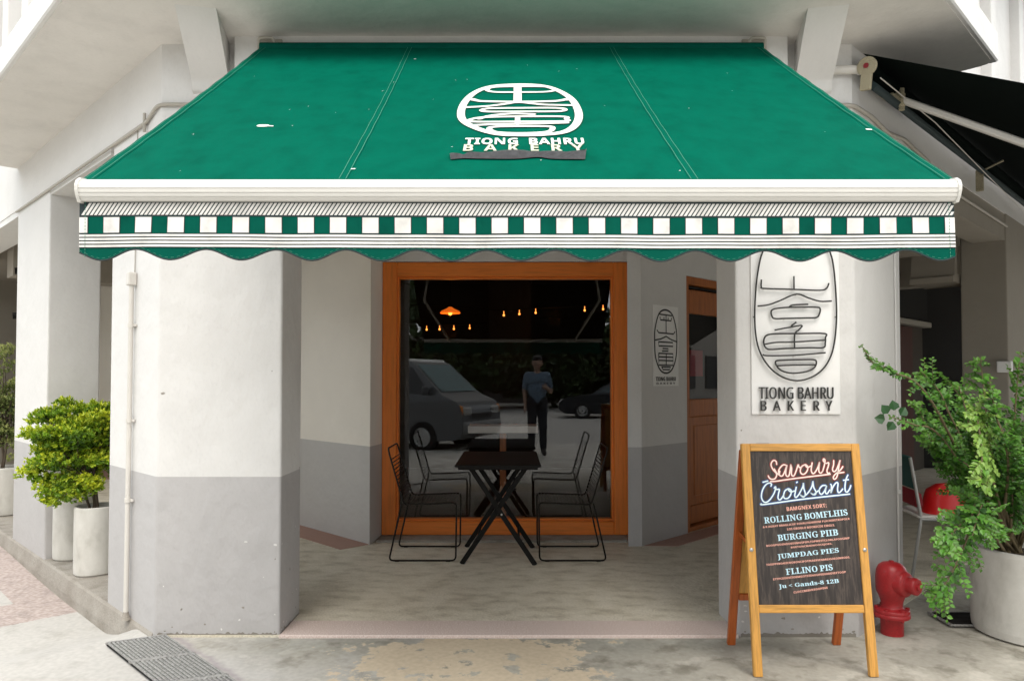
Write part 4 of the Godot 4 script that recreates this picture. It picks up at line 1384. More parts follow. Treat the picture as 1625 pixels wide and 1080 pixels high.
# ==================================================================== pipes on the walls
func build_pipes():
	var face := Vector3(-R2, 0, R2)
	var out := Vector3(-R2, 0, R2) # along the wall, away from the corner, is (-,+d); outward is (-x, +z)
	var o := thing("downpipe", "thin white drain pipe clipped to the left corner pillar", "pipe")
	var base := left(LEFT_D - 0.024, 4.14 + 0.372, 0)
	var top := left(LEFT_D - 0.024, 4.14 + 0.352, 0)
	var p := MB.new()
	p.tube([base + Vector3(0, 0.03, 0), base.lerp(top, 0.5) + Vector3(0, 1.0, 0), top + Vector3(0, 1.90, 0)], 0.0135, 12)
	part(o, "pipe", p, M.pipe_white)
	var hb := MB.new()
	hb.box(Transform3D(Basis(Vector3.UP, -PI / 4), top + Vector3(0.0, 1.925, 0)), Vector3(0.05, 0.075, 0.046), 0.006)
	part(o, "hopper", hb, M.pipe_white)
	for h in [0.67, 1.12, 1.66]:
		var c := MB.new()
		var q: Vector3 = base.lerp(top, h / 1.9) + Vector3(0, h, 0)
		c.tube([q + Vector3(0, -0.012, 0), q + Vector3(0, 0.012, 0)], 0.0175, 12)
		c.box(Transform3D(Basis(Vector3.UP, -PI / 4), q + Vector3(R2, 0, -R2) * 0.014), Vector3(0.075, 0.014, 0.012), 0.002)
		part(o, "clip", c, M.pipe_white)
	var w := MB.new()
	w.tube([top + Vector3(0.012, 1.96, -0.012), top + Vector3(0.016, 2.81, -0.016)], 0.003, 6)
	part(o, "wire", w, M.pipe_dim)
	var mo := MB.new()
	mo.lathe([Vector2(0.03, 0.0), Vector2(0.022, 0.012), Vector2(0.016, 0.035), Vector2(0.0135, 0.045)], 9, at(base))
	part(o, "mortar_foot", mo, M.kerb)
	# conduits
	var c1 := MB.new()
	c1.tube(path3([left(1.437, 7.45, 2.785), left(1.437, 4.32, 2.785), left(1.437, 4.17, 2.833), P(-1.885, 2.835, 3.935), P(-1.62, 2.835, 3.935)], 0.03), 0.010, 8)
	c1.tube([left(1.434, 4.34, 2.735), left(1.434, 4.34, 2.84)], 0.009, 8)
	tag(part(self, "conduit", c1, M.pipe_dim), "painted conduit running along the beam on the left street side", "pipe")
	var c2 := MB.new()
	c2.tube(path3([P(1.72, 2.83, 3.935), P(1.84, 2.83, 3.935), right(1.475, 4.35, 2.83), right(1.475, 4.6, 2.80), right(1.475, 4.9, 2.83), right(1.475, 5.4, 2.79), right(1.475, 5.42, 2.70), right(1.475, 7.6, 2.69)], 0.04), 0.012, 8)
	tag(part(self, "conduit", c2, M.pipe_dim), "bent painted conduit on the shaded wall under the dark right awning", "pipe")
	var c3 := MB.new()
	c3.tube([P(1.70, 3.016, 3.925), P(1.865, 3.016, 3.915)], 0.024, 12)
	c3.tube([P(1.862, 3.016, 3.915), P(1.875, 3.016, 3.914)], 0.029, 12)
	tag(part(self, "pipe_stub", c3, M.pipe_white), "short thick white pipe stub on the right pier beside the worn round awning bracket", "pipe")
	var c4 := MB.new()
	c4.tube([right(RIGHT_D - 0.008, 4.13 + 0.18, 0.02), right(RIGHT_D - 0.008, 4.13 + 0.55, 0.02)], 0.001, 4)
	c4 = MB.new()
	c4.tube([right(RIGHT_D - 0.006, 4.72, 0.10), right(RIGHT_D - 0.006, 4.72, 1.22), right(RIGHT_D - 0.009, 4.722, 1.25), right(RIGHT_D - 0.006, 4.72, 1.28), right(RIGHT_D - 0.006, 4.72, 2.7)], 0.006, 6)
	c4.tube([right(RIGHT_D - 0.012, 4.72, 0.68), right(RIGHT_D - 0.012, 4.72, 0.70)], 0.011, 8)
	tag(part(self, "cable", c4, M.white), "thin painted cable running up the right corner pillar", "cable")

# ==================================================================== the covered ways to the left and right
func build_walkways():
	# right: deeper beam in the same brown grey
	var b := get_node("corner_building")
	part(b, "beam", prism([r2(RIGHT_D + 0.012, 4.95), r2(RIGHT_D + 0.26, 4.95), r2(RIGHT_D + 0.26, 7.66), r2(RIGHT_D + 0.012, 7.66)], 2.575, CEIL + 0.01), M.brown_grey_wall)
	# far shop fronts along the right covered way
	var x := Vector3(R2, 0, -R2)
	var z := x.cross(Vector3.UP)
	var basis := Basis(x, Vector3.UP, z)
	var f := thing("shop_front", "dim neighbouring shop front with dark timber doors far down the right covered way", "shop front")
	f.transform = Transform3D(basis, P(1.055, 0, 6.01) + z * 0.02)
	for q in 3:
		var m := MB.new()
		m.box(at(Vector3(5.15 + q * 0.62, 1.05, 0.02)), Vector3(0.58, 2.1, 0.04), 0.01)
		part(f, "door", m, M.dark_door)
	var hd := MB.new()
	hd.box(at(Vector3(5.75, 2.16, 0.05)), Vector3(3.2, 0.08, 0.12), 0.01)
	part(f, "head_rail", hd, M.pipe_dim)
	var bx := MB.new()
	bx.box(at(Vector3(5.75, 2.5, 0.03)), Vector3(3.2, 0.58, 0.05), 0.01)
	part(f, "transom_panel", bx, M.pit)
	var g := thing("shop_front", "pale house front with tall dark windows at the far end of the right covered way", "shop front")
	g.transform = Transform3D(basis, P(1.055, 0, 6.01) + z * 0.02)
	var pw := MB.new()
	pw.box(at(Vector3(9.6, 1.12, 0.03)), Vector3(2.9, 2.24, 0.06))
	part(g, "wall", pw, M.white)
	for q in 3:
		var m := MB.new()
		m.box(at(Vector3([9.25, 10.05, 8.6][q], 1.35, 0.065)), Vector3([0.45, 0.5, 0.30][q], 1.5, 0.02), 0.005)
		part(g, "window", m, M.pit)
	for q in 3:
		var m := MB.new()
		m.box(at(Vector3([8.3, 9.0, 9.9][q], [2.42, 2.45, 2.36][q], 0.28)), Vector3([0.42, 0.5, 0.4][q], [0.26, 0.4, 0.22][q], 0.45), 0.03)
		part(g, "ventilation_box", m, M.pipe_dim)
	var dp := MB.new()
	dp.tube([Vector3(8.92, 0.0, 0.1), Vector3(8.92, 2.6, 0.1)], 0.035, 10)
	part(g, "downpipe", dp, M.pipe_dim)
	# ceiling pipes
	var cp := MB.new()
	cp.tube([right(2.0, 6.0, 2.52), right(3.2, 10.2, 2.52)], 0.03, 8)
	cp.tube([right(2.4, 5.2, 2.62), right(2.4, 13, 2.62)], 0.025, 8)
	for s in [6.6, 8.2, 9.8]:
		cp.tube([right(2.4, s, 2.62), right(2.4, s, CEIL + 0.07)], 0.01, 6)
	tag(part(self, "ceiling_pipes", cp, M.pipe_dim), "hung pipes under the ceiling of the right covered way", "pipes")
	# small white notice box on the right street pillar
	var nb := MB.new()
	nb.box(Transform3D(Basis(Vector3.UP, PI / 4), right(RIGHT_D + 0.02, 7.61, 1.46)), Vector3(0.06, 0.10, 0.11), 0.006)
	tag(part(self, "notice_box", nb, M.sign_white), "small white notice box on the shaded right street pillar above the bush", "box")
	# bracket on that pillar, in the same brown grey
	var cb := MB.new()
	cb.extrude(PackedVector2Array([Vector2(-0.12, 2.23), Vector2(0.36, 2.23), Vector2(0.36, 2.30), Vector2(0.02, 2.31), Vector2(0.0, CEIL), Vector2(-0.02, CEIL), Vector2(-0.08, 2.29), Vector2(-0.12, 2.28)]), Transform3D(Basis(Vector3(R2, 0, -R2), Vector3.UP, Vector3(R2, 0, R2) * -1.0), right(RIGHT_D + 0.37, 7.58, 0)), 0.36)
	part(b, "corbel", cb, M.brown_grey_wall)
	# left: black frame and orange sign seen between the pillars
	var lf := MB.new()
	lf.tube([left(2.6, 5.9, 2.10), left(2.6, 7.6, 2.10)], 0.016, 6)
	lf.tube([left(2.6, 5.2, 2.11), left(2.6, 6.9, 2.8)], 0.02, 6)
	lf.tube([left(2.6, 6.9, 2.11), left(2.6, 5.4, 2.8)], 0.013, 6)
	tag(part(self, "hanging_frame", lf, M.black_metal), "thin black metal frame under the ceiling between the two left pillars", "frame")
	var od := MB.new()
	od.lathe([Vector2(0.001, -0.015), Vector2(0.075, -0.015), Vector2(0.085, 0.0), Vector2(0.075, 0.015), Vector2(0.001, 0.015)], 18, Transform3D(Basis(Vector3(R2, 0, -R2), Vector3(-R2, 0, R2) * -1.0, Vector3.UP), left(3.43, 8.45, 1.98)))
	tag(part(self, "round_sign", od, M.yellow_plastic), "small round orange sign on the wall deep between the left pillars", "sign")
	for q in 2:
		var sp := thing("spotlight", ["black spotlight on a bracket left of the far left pillar", "higher black spotlight under the beam at the left edge"][q], "lamp", left(1.9 + q * 0.05, 9.2 + q * 0.2, 2.02 + q * 0.5), 0.6, "spotlights at the left edge")
		var m := MB.new()
		m.tube([Vector3(-0.14, 0, 0), Vector3(0.10, 0.02, 0)], 0.045, 12, false, [0.035, 0.05])
		part(sp, "housing", m, M.black_metal)
		var ar := MB.new()
		ar.tube([Vector3(0, 0, 0), Vector3(0.0, 0.12, 0), Vector3(0.3, 0.16, -0.05)], 0.012, 6)
		part(sp, "arm", ar, M.black_metal)
	var lh := thing("neighbour_house", "bright white house end just past the left balcony", "building")
	var lw := MB.new()
	lw.box(Transform3D(Basis(Vector3.UP, PI / 4), P(-9.8, 3.6, 10.2)), Vector3(0.4, 7.2, 4.0), 0.02)
	part(lh, "wall", lw, M.white)
	var lc := MB.new()
	lc.box(Transform3D(Basis(Vector3.UP, PI / 4), P(-9.8, 7.25, 10.2)), Vector3(0.7, 0.14, 4.4), 0.02)
	part(lh, "coping", lc, M.white)

# ==================================================================== chairs and table
func wire_chair(label: String, where: Vector3, yaw: float) -> Node3D:
	# faces local +x; sled base, rods across seat and back
	var c := thing("wire_chair", label, "chair", where, yaw, "black wire chairs at the table")
	var w := 0.232
	for s in [-1.0, 1.0]:
		var m := MB.new()
		m.tube(path3([Vector3(-0.155, 0.432, s * w), Vector3(-0.250, 0.008, s * w), Vector3(0.247, 0.008, s * w), Vector3(0.252, 0.436, s * w), Vector3(-0.14, 0.420, s * w), Vector3(-0.252, 0.80, s * w * 0.98)], 0.035, 5), 0.0066, 8)
		part(c, "side_frame", m, M.chair_metal)
		for fx in [-0.19, 0.19]:
			var g := MB.new()
			g.box(at(Vector3(fx, 0.005, s * w)), Vector3(0.034, 0.010, 0.017), 0.003)
			part(c, "glide", g, M.black_metal)
	var top := MB.new()
	top.tube(path3([Vector3(-0.250, 0.79, -w * 0.98), Vector3(-0.262, 0.838, -w * 0.90), Vector3(-0.262, 0.838, w * 0.90), Vector3(-0.250, 0.79, w * 0.98)], 0.03, 5), 0.0066, 8)
	part(c, "top_rail", top, M.chair_metal)
	var rod := MB.new()
	rod.tube([Vector3(0, 0, -w), Vector3(0, 0, w)], 0.0042, 6)
	var rm := rod.mesh()
	for k in 15:
		var t := k / 14.0
		var r := part(c, "seat_rod", rm, M.chair_metal)
		r.position = Vector3(lerpf(0.243, -0.125, t), 0.4345 - 0.014 * t - 0.006 * sin(t * PI), 0)
	for k in 13:
		var t := (k + 0.6) / 13.5
		var r := part(c, "back_rod", rm, M.chair_metal)
		r.position = Vector3(lerpf(-0.142, -0.247, t), lerpf(0.435, 0.775, t), 0)
	return c

func build_furniture():
	var c := wire_chair("black wire chair left of the table, facing right", P(-0.665, 0, 5.745), 0.0)
	var c2 := c.duplicate()
	c2.name = numbered("wire_chair")
	add_child(c2)
	c2.position = P(0.452, 0, 5.745)
	c2.rotation.y = PI
	c2.set_meta("label", "black wire chair right of the table, facing left")
	var t := thing("folding_table", "narrow black folding table with crossed legs, set against the shop window", "table", P(-0.1, 0, 5.75))
	var m := MB.new()
	m.box(at(Vector3(0, 0.735, 0)), Vector3(0.617, 0.018, 1.0), 0.005)
	m.box(at(Vector3(0, 0.720, 0.485)), Vector3(0.57, 0.022, 0.02), 0.003)
	m.box(at(Vector3(0, 0.720, -0.485)), Vector3(0.57, 0.022, 0.02), 0.003)
	part(t, "tabletop", m, M.black_metal)
	for z in [0.325, -0.215]:
		for s in [-1.0, 1.0]:
			var lg := MB.new()
			bar_between(lg, Vector3(s * 0.27, 0.0, z + s * 0.016), Vector3(-s * 0.215, 0.725, z + s * 0.016), 0.036, 0.016, Vector3(0, 0, 1), 0.003)
			part(t, "leg", lg, M.black_metal)
		var bt := MB.new()
		bt.tube([Vector3(0.024, 0.368, z - 0.03), Vector3(0.024, 0.368, z + 0.032)], 0.007, 10)
		part(t, "pivot_bolt", bt, M.steel)
	var st := MB.new()
	st.tube([Vector3(0.15, 0.18, 0.34), Vector3(0.15, 0.18, -0.23)], 0.009, 8)
	st.tube([Vector3(-0.15, 0.18, 0.34), Vector3(-0.15, 0.18, -0.23)], 0.009, 8)
	st.tube([Vector3(0.12, 0.55, 0.34), Vector3(0.12, 0.55, -0.23)], 0.009, 8)
	part(t, "stretcher", st, M.black_metal)
	# steel café chair with the red bag, right of the corner pillar
	var k := thing("steel_chair", "steel framed chair with teal backrest behind the bush, under the red bag", "chair", P(2.87, 0, 5.0), -0.15)
	var fr := MB.new()
	for s in [-1.0, 1.0]:
		fr.tube(path3([Vector3(-0.24, 0.0, s * 0.19), Vector3(-0.17, 0.45, s * 0.19), Vector3(-0.23, 0.84, s * 0.18)], 0.05), 0.011, 8)
		fr.tube(path3([Vector3(0.22, 0.0, s * 0.19), Vector3(0.20, 0.44, s * 0.19), Vector3(-0.17, 0.44, s * 0.19)], 0.04), 0.011, 8)
	part(k, "frame", fr, M.steel)
	var se := MB.new()
	se.box(at(Vector3(0.02, 0.455, 0)), Vector3(0.42, 0.022, 0.40), 0.008)
	part(k, "seat", se, M.table_white)
	var bk := MB.new()
	bk.box(Transform3D(Basis(Vector3(0, 0, 1), 0.15), Vector3(-0.215, 0.74, 0)), Vector3(0.02, 0.22, 0.36), 0.008)
	part(k, "backrest", bk, M.teal_cloth)
	var cu := MB.new()
	cu.box(Transform3D(Basis(Vector3(0, 0, 1), 0.15), Vector3(-0.175, 0.56, 0)), Vector3(0.05, 0.11, 0.36), 0.02)
	part(k, "cushion", cu, M.dark_red)
	# red bag
	var bag := thing("red_bag", "bright red rounded bag with a yellow loop handle on the steel chair", "bag", P(2.885, 0.467, 4.92), -0.1)
	var bm := MB.new()
	var prof := []
	for q in 11:
		var tt := q / 10.0
		prof.append([lerpf(0.14, 0.10, tt * tt) * (1.0 if tt < 0.85 else 0.9 - (tt - 0.85) * 2.0), 0.19 * tt])
	var n := 28
	for q in prof.size():
		for j in n:
			var g := TAU * j / n
			var cx: float = signf(cos(g)) * pow(absf(cos(g)), 0.55) * prof[q][0]
			var cz: float = signf(sin(g)) * pow(absf(sin(g)), 0.55) * prof[q][0] * 0.62
			bm.vert(Vector3(cx, prof[q][1], cz), Vector3(cos(g), 0.25, sin(g)).normalized())
	for q in prof.size() - 1:
		for j in n:
			var a0 := q * n + j
			var b0 := q * n + (j + 1) % n
			bm.face(a0, a0 + n, b0 + n)
			bm.face(a0, b0 + n, b0)
	var tc := bm.vert(Vector3(0, 0.2, 0), Vector3.UP)
	for j in n:
		bm.face(tc, (prof.size() - 1) * n + (j + 1) % n, (prof.size() - 1) * n + j)
	part(bag, "body", bm, M.red_plastic)
	var hm := MB.new()
	var hp := []
	for q in 13:
		var g := PI * q / 12.0
		hp.append(Vector3(-0.02 + cos(g) * 0.055, 0.175 - sin(g) * 0.03, 0.075 + sin(g) * 0.012))
	hm.tube(hp, 0.006, 8)
	part(bag, "handle", hm, M.yellow_plastic)

# ==================================================================== the menu board
func mm(pts: Array) -> Array:
	var o := []
	for i in range(0, pts.size(), 2):
		o.append(Vector2(pts[i] * 0.001, pts[i + 1] * 0.001))
	return o

func build_menu_board():
	var y := Vector3(0, 1.054, -0.165).normalized()
	var xf := Transform3D(Basis(Vector3.RIGHT, y, Vector3.RIGHT.cross(y)), Vector3.ZERO)
	var o := thing("menu_board", "timber A-frame chalkboard standing in front of the right pillar, hand-lettered menu", "sign", P(1.4025, -0.012, 3.415))
	var pieces := [["stile", -0.270, 0.536, 0.040, 1.066], ["stile", 0.262, 0.536, 0.040, 1.066], ["rail", -0.004, 1.051, 0.492, 0.036], ["rail", -0.006, 0.302, 0.492, 0.036]]
	for q in pieces:
		var m := MB.new()
		m.box(xf * at(Vector3(q[1], q[2], -0.014)), Vector3(q[3], q[4], 0.028), 0.003)
		part(o, q[0], m, M.pine_v if q[0] == "stile" else M.pine_h)
	var bd := MB.new()
	bd.box(xf * at(Vector3(-0.004, 0.677, -0.016)), Vector3(0.496, 0.716, 0.012))
	part(o, "chalkboard", bd, M.board)
	# rear frame, hinged at the top
	var ry := Vector3(0, 1.07, 0.245).normalized()
	var rx := Transform3D(Basis(Vector3.RIGHT, ry, Vector3.RIGHT.cross(ry)), Vector3(0, 0, -0.425))
	for q in [["rear_leg", -0.272, 0.525, 0.040, 1.045], ["rear_leg", 0.27, 0.525, 0.040, 1.045], ["rear_rail", 0.0, 1.03, 0.50, 0.036], ["rear_rail", 0.0, 0.272, 0.50, 0.036]]:
		var m := MB.new()
		m.box(rx * at(Vector3(q[1], q[2], 0.0)), Vector3(q[3], q[4], 0.026), 0.003)
		part(o, q[0], m, M.red_pine)
	var rb := MB.new()
	rb.box(rx * at(Vector3(0, 0.65, 0.0)), Vector3(0.50, 0.72, 0.008))
	part(o, "rear_board", rb, M.pine_v)
	for s in [-1.0, 1.0]:
		var br := MB.new()
		bar_between(br, xf * Vector3(s * 0.27 - 0.004 - s * 0.026, 0.56, -0.03), rx * Vector3(s * 0.27, 0.62, 0.0), 0.022, 0.008, Vector3.RIGHT, 0.002)
		part(o, "brace", br, M.red_pine)
		var bo := MB.new()
		bo.lathe([Vector2(0.001, -0.004), Vector2(0.009, -0.004), Vector2(0.009, 0.002), Vector2(0.005, 0.005), Vector2(0.001, 0.006)], 12, xf * Transform3D(Basis(Vector3.RIGHT, Vector3(0, 0, 1), Vector3(0, -1, 0)), Vector3(s * 0.268 - 0.004, 0.57, 0.002)))
		part(o, "bolt", bo, M.steel)
		var hi := MB.new()
		hi.tube([xf * Vector3(s * 0.18 - 0.03, 1.066, -0.022), xf * Vector3(s * 0.18 + 0.03, 1.066, -0.022)], 0.007, 8)
		part(o, "hinge", hi, M.steel)
	# hand lettering: two script words with a coloured halo, painted on the board
	var zf := -0.0098
	var word1 := [
		[-123, 970, -125, 984, -136, 989, -147, 979, -150, 964, -141, 943, -128, 928, -127, 915, -137, 901, -153, 899, -163, 906, -167, 915], [-136, 948, -126, 930, -115, 921, -110, 937],
		[-74, 964, -90, 968, -106, 955, -116, 937, -111, 917, -99, 915, -88, 932, -74, 964, -80, 941, -82, 921, -75, 912, -66, 919, -58, 950, -55, 968], [-55, 968, -52, 950, -55, 926, -51, 915, -42, 917, -30, 941, -19, 968, -15, 955, -2, 958],
		[14, 968, -1, 961, -11, 941, -7, 926, 6, 923, 21, 937, 27, 957, 18, 968, 14, 968, 24, 955, 43, 963], [49, 977, 45, 959, 42, 941, 47, 927, 58, 930, 75, 955, 85, 980, 80, 955, 79, 935, 87, 928, 97, 937],
		[97, 937, 108, 968, 112, 990, 106, 996, 104, 986, 116, 975, 129, 978, 126, 961, 118, 941, 120, 929, 130, 929], [154, 988, 152, 968, 145, 946, 151, 935, 163, 943, 176, 968, 185, 990, 177, 959, 168, 923, 160, 905, 150, 899, 146, 908, 157, 923, 181, 941, 196, 959],
		[-158, 888, -128, 890, -51, 901, 132, 923], [170, 928, 199, 932]]
	var word2 := [
		[-157, 866, -154, 877, -167, 881, -186, 868, -201, 842, -206, 813, -197, 793, -182, 791, -163, 806, -143, 835, -134, 861], [-194, 885, -171, 891],
		[-142, 857, -135, 864, -132, 851, -118, 851, -123, 831, -127, 811, -121, 802, -112, 806, -99, 824], [-77, 853, -91, 844, -99, 824, -96, 809, -80, 809, -66, 824, -61, 844, -70, 853, -77, 853, -64, 839, -46, 844],
		[-36, 861, -42, 839, -46, 820, -40, 813, -28, 824, -15, 844], [-33, 883, -29, 886], [-15, 844, -4, 864, 0, 881, 0, 857, 5, 835, 3, 821, -7, 815, -19, 825, -4, 817, 15, 831, 30, 848],
		[30, 848, 41, 868, 46, 889, 48, 861, 56, 843, 56, 830, 45, 825, 31, 834, 46, 827, 65, 842, 75, 848], [105, 870, 90, 868, 76, 853, 74, 835, 84, 828, 99, 844, 111, 869, 104, 848, 103, 834, 111, 831, 124, 848],
		[131, 875, 134, 866, 129, 834, 138, 857, 151, 876, 162, 884, 166, 877, 162, 853, 164, 837, 173, 838, 187, 853], [217, 919, 206, 897, 199, 866, 199, 843, 208, 839, 220, 853, 227, 869], [194, 894, 218, 897], [-209, 783, -194, 780, -14, 804, 218, 829]]
	for wi in 2:
		var halo := MB.new()
		var line := MB.new()
		for q in [word1, word2][wi]:
			var pts := smooth(mm(q), false, 6)
			halo.ribbon(pts, 0.0155, xf * at(Vector3(0, 0, zf + 0.0004)))
			line.ribbon(pts, 0.0064, xf * at(Vector3(0, 0, zf + 0.0012)))
		part(o, "lettering_halo", halo, M.neon_red if wi == 0 else M.neon_blue)
		part(o, "script_lettering", line, M.neon_pink if wi == 0 else M.neon_white)
	var rows := [["BAMGNEX SORT:", -88, 749, 104, 767, 18, 0], ["ROLLING BOMFLHIS", -198, 691, 202, 730, 28, 1], ["A R AGRAY BBAGLICOF EOVALOSARROM FLACKIRETROPOLR", -208, 669, 209, 709, 9, 0], ["LOS OBOGLO BOOKECOE EMGLS.", -92, 659, 136, 679, 10, 0],
		["BURGING PIIB", -139, 610, 149, 637, 28, 1], ["BOOGPUOSNOOEDSMUSPSPLTOPMESTCLOBLAFOOSIMP", -196, 583, 201, 619, 9, 0], ["BOETONCBAEWOOCEJORS.", -80, 574, 117, 592, 10, 0], ["JUMPDAG PIES", -145, 521, 147, 551, 28, 1],
		["TOSEPPEBOAEICNOBONCIPOTPEAERVENBREASOEOIMRODS.", -202, 496, 196, 531, 9, 0], ["FLLINO PIS", -110, 455, 111, 477, 27, 1], ["ETTPCEOEVITOEMGOTSTINOUPEDIODEVEFTOOP", -173, 430, 171, 464, 9, 0], ["Ju < Gands-8 12B", -148, 388, 135, 414, 24, 1], ["CLOCCBEBVEEOOPINE", -81, 371, 80, 393, 9, 0]]
	for r in rows:
		var p := Vector2(r[1], r[2]) * 0.001
		var q := Vector2(r[3], r[4]) * 0.001
		var turn := (q - p).angle()
		var mid: Vector2 = (p + q) * 0.5 + Vector2(-sin(turn), cos(turn)) * r[5] * 0.0005
		var f := xf * Transform3D(Basis(Vector3(0, 0, 1), turn), Vector3(mid.x, mid.y, zf))
		lettering(o, "lettering", r[0], f, p.distance_to(q), r[5] * 0.001, 0.001, M.chalk_blue if r[6] else M.chalk_red, "Droid Serif" if r[6] else "Droid Sans", 700)

# ==================================================================== hydrant
func build_hydrant():
	var o := thing("fire_hydrant", "short red cast iron fire hydrant on the ground between menu board and big pot", "hydrant", P(2.045, -0.012, 4.0))
	var b := MB.new()
	b.lathe([Vector2(0.001, 0.0), Vector2(0.057, 0.0), Vector2(0.057, 0.085), Vector2(0.062, 0.09), Vector2(0.089, 0.094), Vector2(0.091, 0.098), Vector2(0.091, 0.112), Vector2(0.087, 0.116), Vector2(0.088, 0.120), Vector2(0.088, 0.134), Vector2(0.083, 0.138), Vector2(0.06, 0.142), Vector2(0.053, 0.15), Vector2(0.055, 0.175), Vector2(0.066, 0.205), Vector2(0.076, 0.225), Vector2(0.079, 0.25), Vector2(0.079, 0.31), Vector2(0.075, 0.34), Vector2(0.064, 0.364), Vector2(0.045, 0.378), Vector2(0.02, 0.384), Vector2(0.001, 0.385)], 32, at(Vector3.ZERO), 0.6)
	part(o, "barrel", b, M.red_paint)
	var dirv := Vector3(0.50, 0.03, 0.86).normalized()
	var bx := Basis(dirv.cross(Vector3.UP).normalized(), dirv, Vector3.ZERO)
	bx.z = bx.x.cross(bx.y)
	var ou := MB.new()
	ou.lathe([Vector2(0.066, 0.02), Vector2(0.066, 0.082), Vector2(0.060, 0.090), Vector2(0.046, 0.093), Vector2(0.040, 0.098), Vector2(0.040, 0.125)], 24, Transform3D(bx, Vector3(0, 0.278, 0)))
	var op := part(o, "outlet", ou, M.red_paint)
	var cap := MB.new()
	cap.lathe([Vector2(0.046, 0.122), Vector2(0.046, 0.140), Vector2(0.041, 0.146), Vector2(0.020, 0.148), Vector2(0.018, 0.160), Vector2(0.001, 0.162)], 8, Transform3D(bx, Vector3(0, 0.278, 0)))
	part(op, "outlet_cap", cap, M.red_paint)
	for k in 6:
		var g := TAU * k / 6.0 + 0.3
		var bo := MB.new()
		bo.lathe([Vector2(0.001, 0.083), Vector2(0.010, 0.083), Vector2(0.010, 0.095), Vector2(0.011, 0.135), Vector2(0.011, 0.146), Vector2(0.001, 0.147)], 6, at(Vector3(cos(g) * 0.077, 0, sin(g) * 0.077)))
		part(o, "bolt", bo, M.red_paint)
	var sp := MB.new()
	sp.box(at(Vector3(0.0, 0.386, 0.0)), Vector3(0.022, 0.012, 0.022), 0.003)
	part(o, "spindle", sp, M.red_paint)
	# cover plate in the paving behind it
	var c := thing("drain_cover", "dark rectangular drain cover set in the paving beside the big pot", "drain cover", P(2.56, 0.0, 4.20))
	var pl := MB.new()
	for z in 9:
		pl.box(at(Vector3(0, 0.004, -0.096 + z * 0.024)), Vector3(0.27, 0.008, 0.014), 0.001)
	part(c, "bars", pl, M.black_metal, true)
	var fr := MB.new()
	for s in [-1.0, 1.0]:
		fr.box(at(Vector3(s * 0.142, 0.004, 0)), Vector3(0.016, 0.010, 0.23), 0.001)
		fr.box(at(Vector3(0, 0.004, s * 0.112)), Vector3(0.268, 0.009, 0.012), 0.001)
	part(c, "frame", fr, M.galv)
	var pit := MB.new()
	pit.box(at(Vector3(0, -0.003, 0)), Vector3(0.27, 0.006, 0.21))
	part(c, "recess", pit, M.pit)

# ==================================================================== plants
func leaf_shape(b: MB, xf: Transform3D, l: float, w: float, cup: float):
	# ovate leaf along local y, folded at the midrib
	var rows := [[0.0, 0.0], [0.28, 0.44], [0.62, 0.40], [1.0, 0.0]]
	for s in [-1.0, 1.0]:
		for i in 3:
			var y0: float = rows[i][0] * l
			var y1: float = rows[i + 1][0] * l
			var w0: float = rows[i][1] * w * s
			var w1: float = rows[i + 1][1] * w * s
			var z0: float = -cup * l * rows[i][0] * rows[i][0]
			var z1: float = -cup * l * rows[i + 1][0] * rows[i + 1][0]
			var f0: float = absf(w0) * 0.35
			var f1: float = absf(w1) * 0.35
			var a := xf * Vector3(0, y0, z0)
			var c := xf * Vector3(0, y1, z1)
			var a2 := xf * Vector3(w0, y0, z0 + f0)
			var c2 := xf * Vector3(w1, y1, z1 + f1)
			if s > 0:
				b.tri(a, a2, c2); b.tri(a, c2, c)
			else:
				b.tri(a, c2, a2); b.tri(a, c, c2)

func rosette(n: int, l: float, w: float) -> ArrayMesh:
	var b := MB.new()
	for k in n:
		var g := TAU * k / n * 1.62
		var tilt := 0.35 + 0.9 * (float(k) / n)
		var bs := Basis(Vector3.UP, g) * Basis(Vector3.RIGHT, tilt)
		leaf_shape(b, Transform3D(bs, Vector3(0, k * 0.12 * l, 0)), l * (1.0 - 0.3 * float(n - 1 - k) / n), w, 0.25)
	return b.mesh()

func scatter(parent: Node3D, called: String, mesh: Mesh, mat: Material, xfs: Array, cols: Array):
	var mm2 := MultiMesh.new()
	mm2.transform_format = MultiMesh.TRANSFORM_3D
	mm2.use_colors = true
	mm2.mesh = mesh
	mm2.instance_count = xfs.size()
	for i in xfs.size():
		mm2.set_instance_transform(i, xfs[i])
		mm2.set_instance_color(i, cols[i])
	var o := MultiMeshInstance3D.new()
	o.name = called
	o.multimesh = mm2
	o.material_override = mat
	o.set_meta("kind", "stuff")
	parent.add_child(o, true)

func rand_dir(r: RandomNumberGenerator) -> Vector3:
	var v := Vector3(r.randf_range(-1, 1), r.randf_range(-1, 1), r.randf_range(-1, 1))
	while v.length() > 1.0 or v.length() < 0.1:
		v = Vector3(r.randf_range(-1, 1), r.randf_range(-1, 1), r.randf_range(-1, 1))
	return v.normalized()

func facing(y: Vector3, r: RandomNumberGenerator) -> Basis:
	var yy := y.normalized()
	var x := yy.cross(rand_dir(r))
	if x.length() < 0.05: x = yy.cross(Vector3(0.3, 0.2, 0.9))
	x = x.normalized()
	return Basis(x, yy, x.cross(yy))

func mixc(a: Color, b: Color, t: float) -> Color:
	return a.lerp(b, clampf(t, 0, 1))

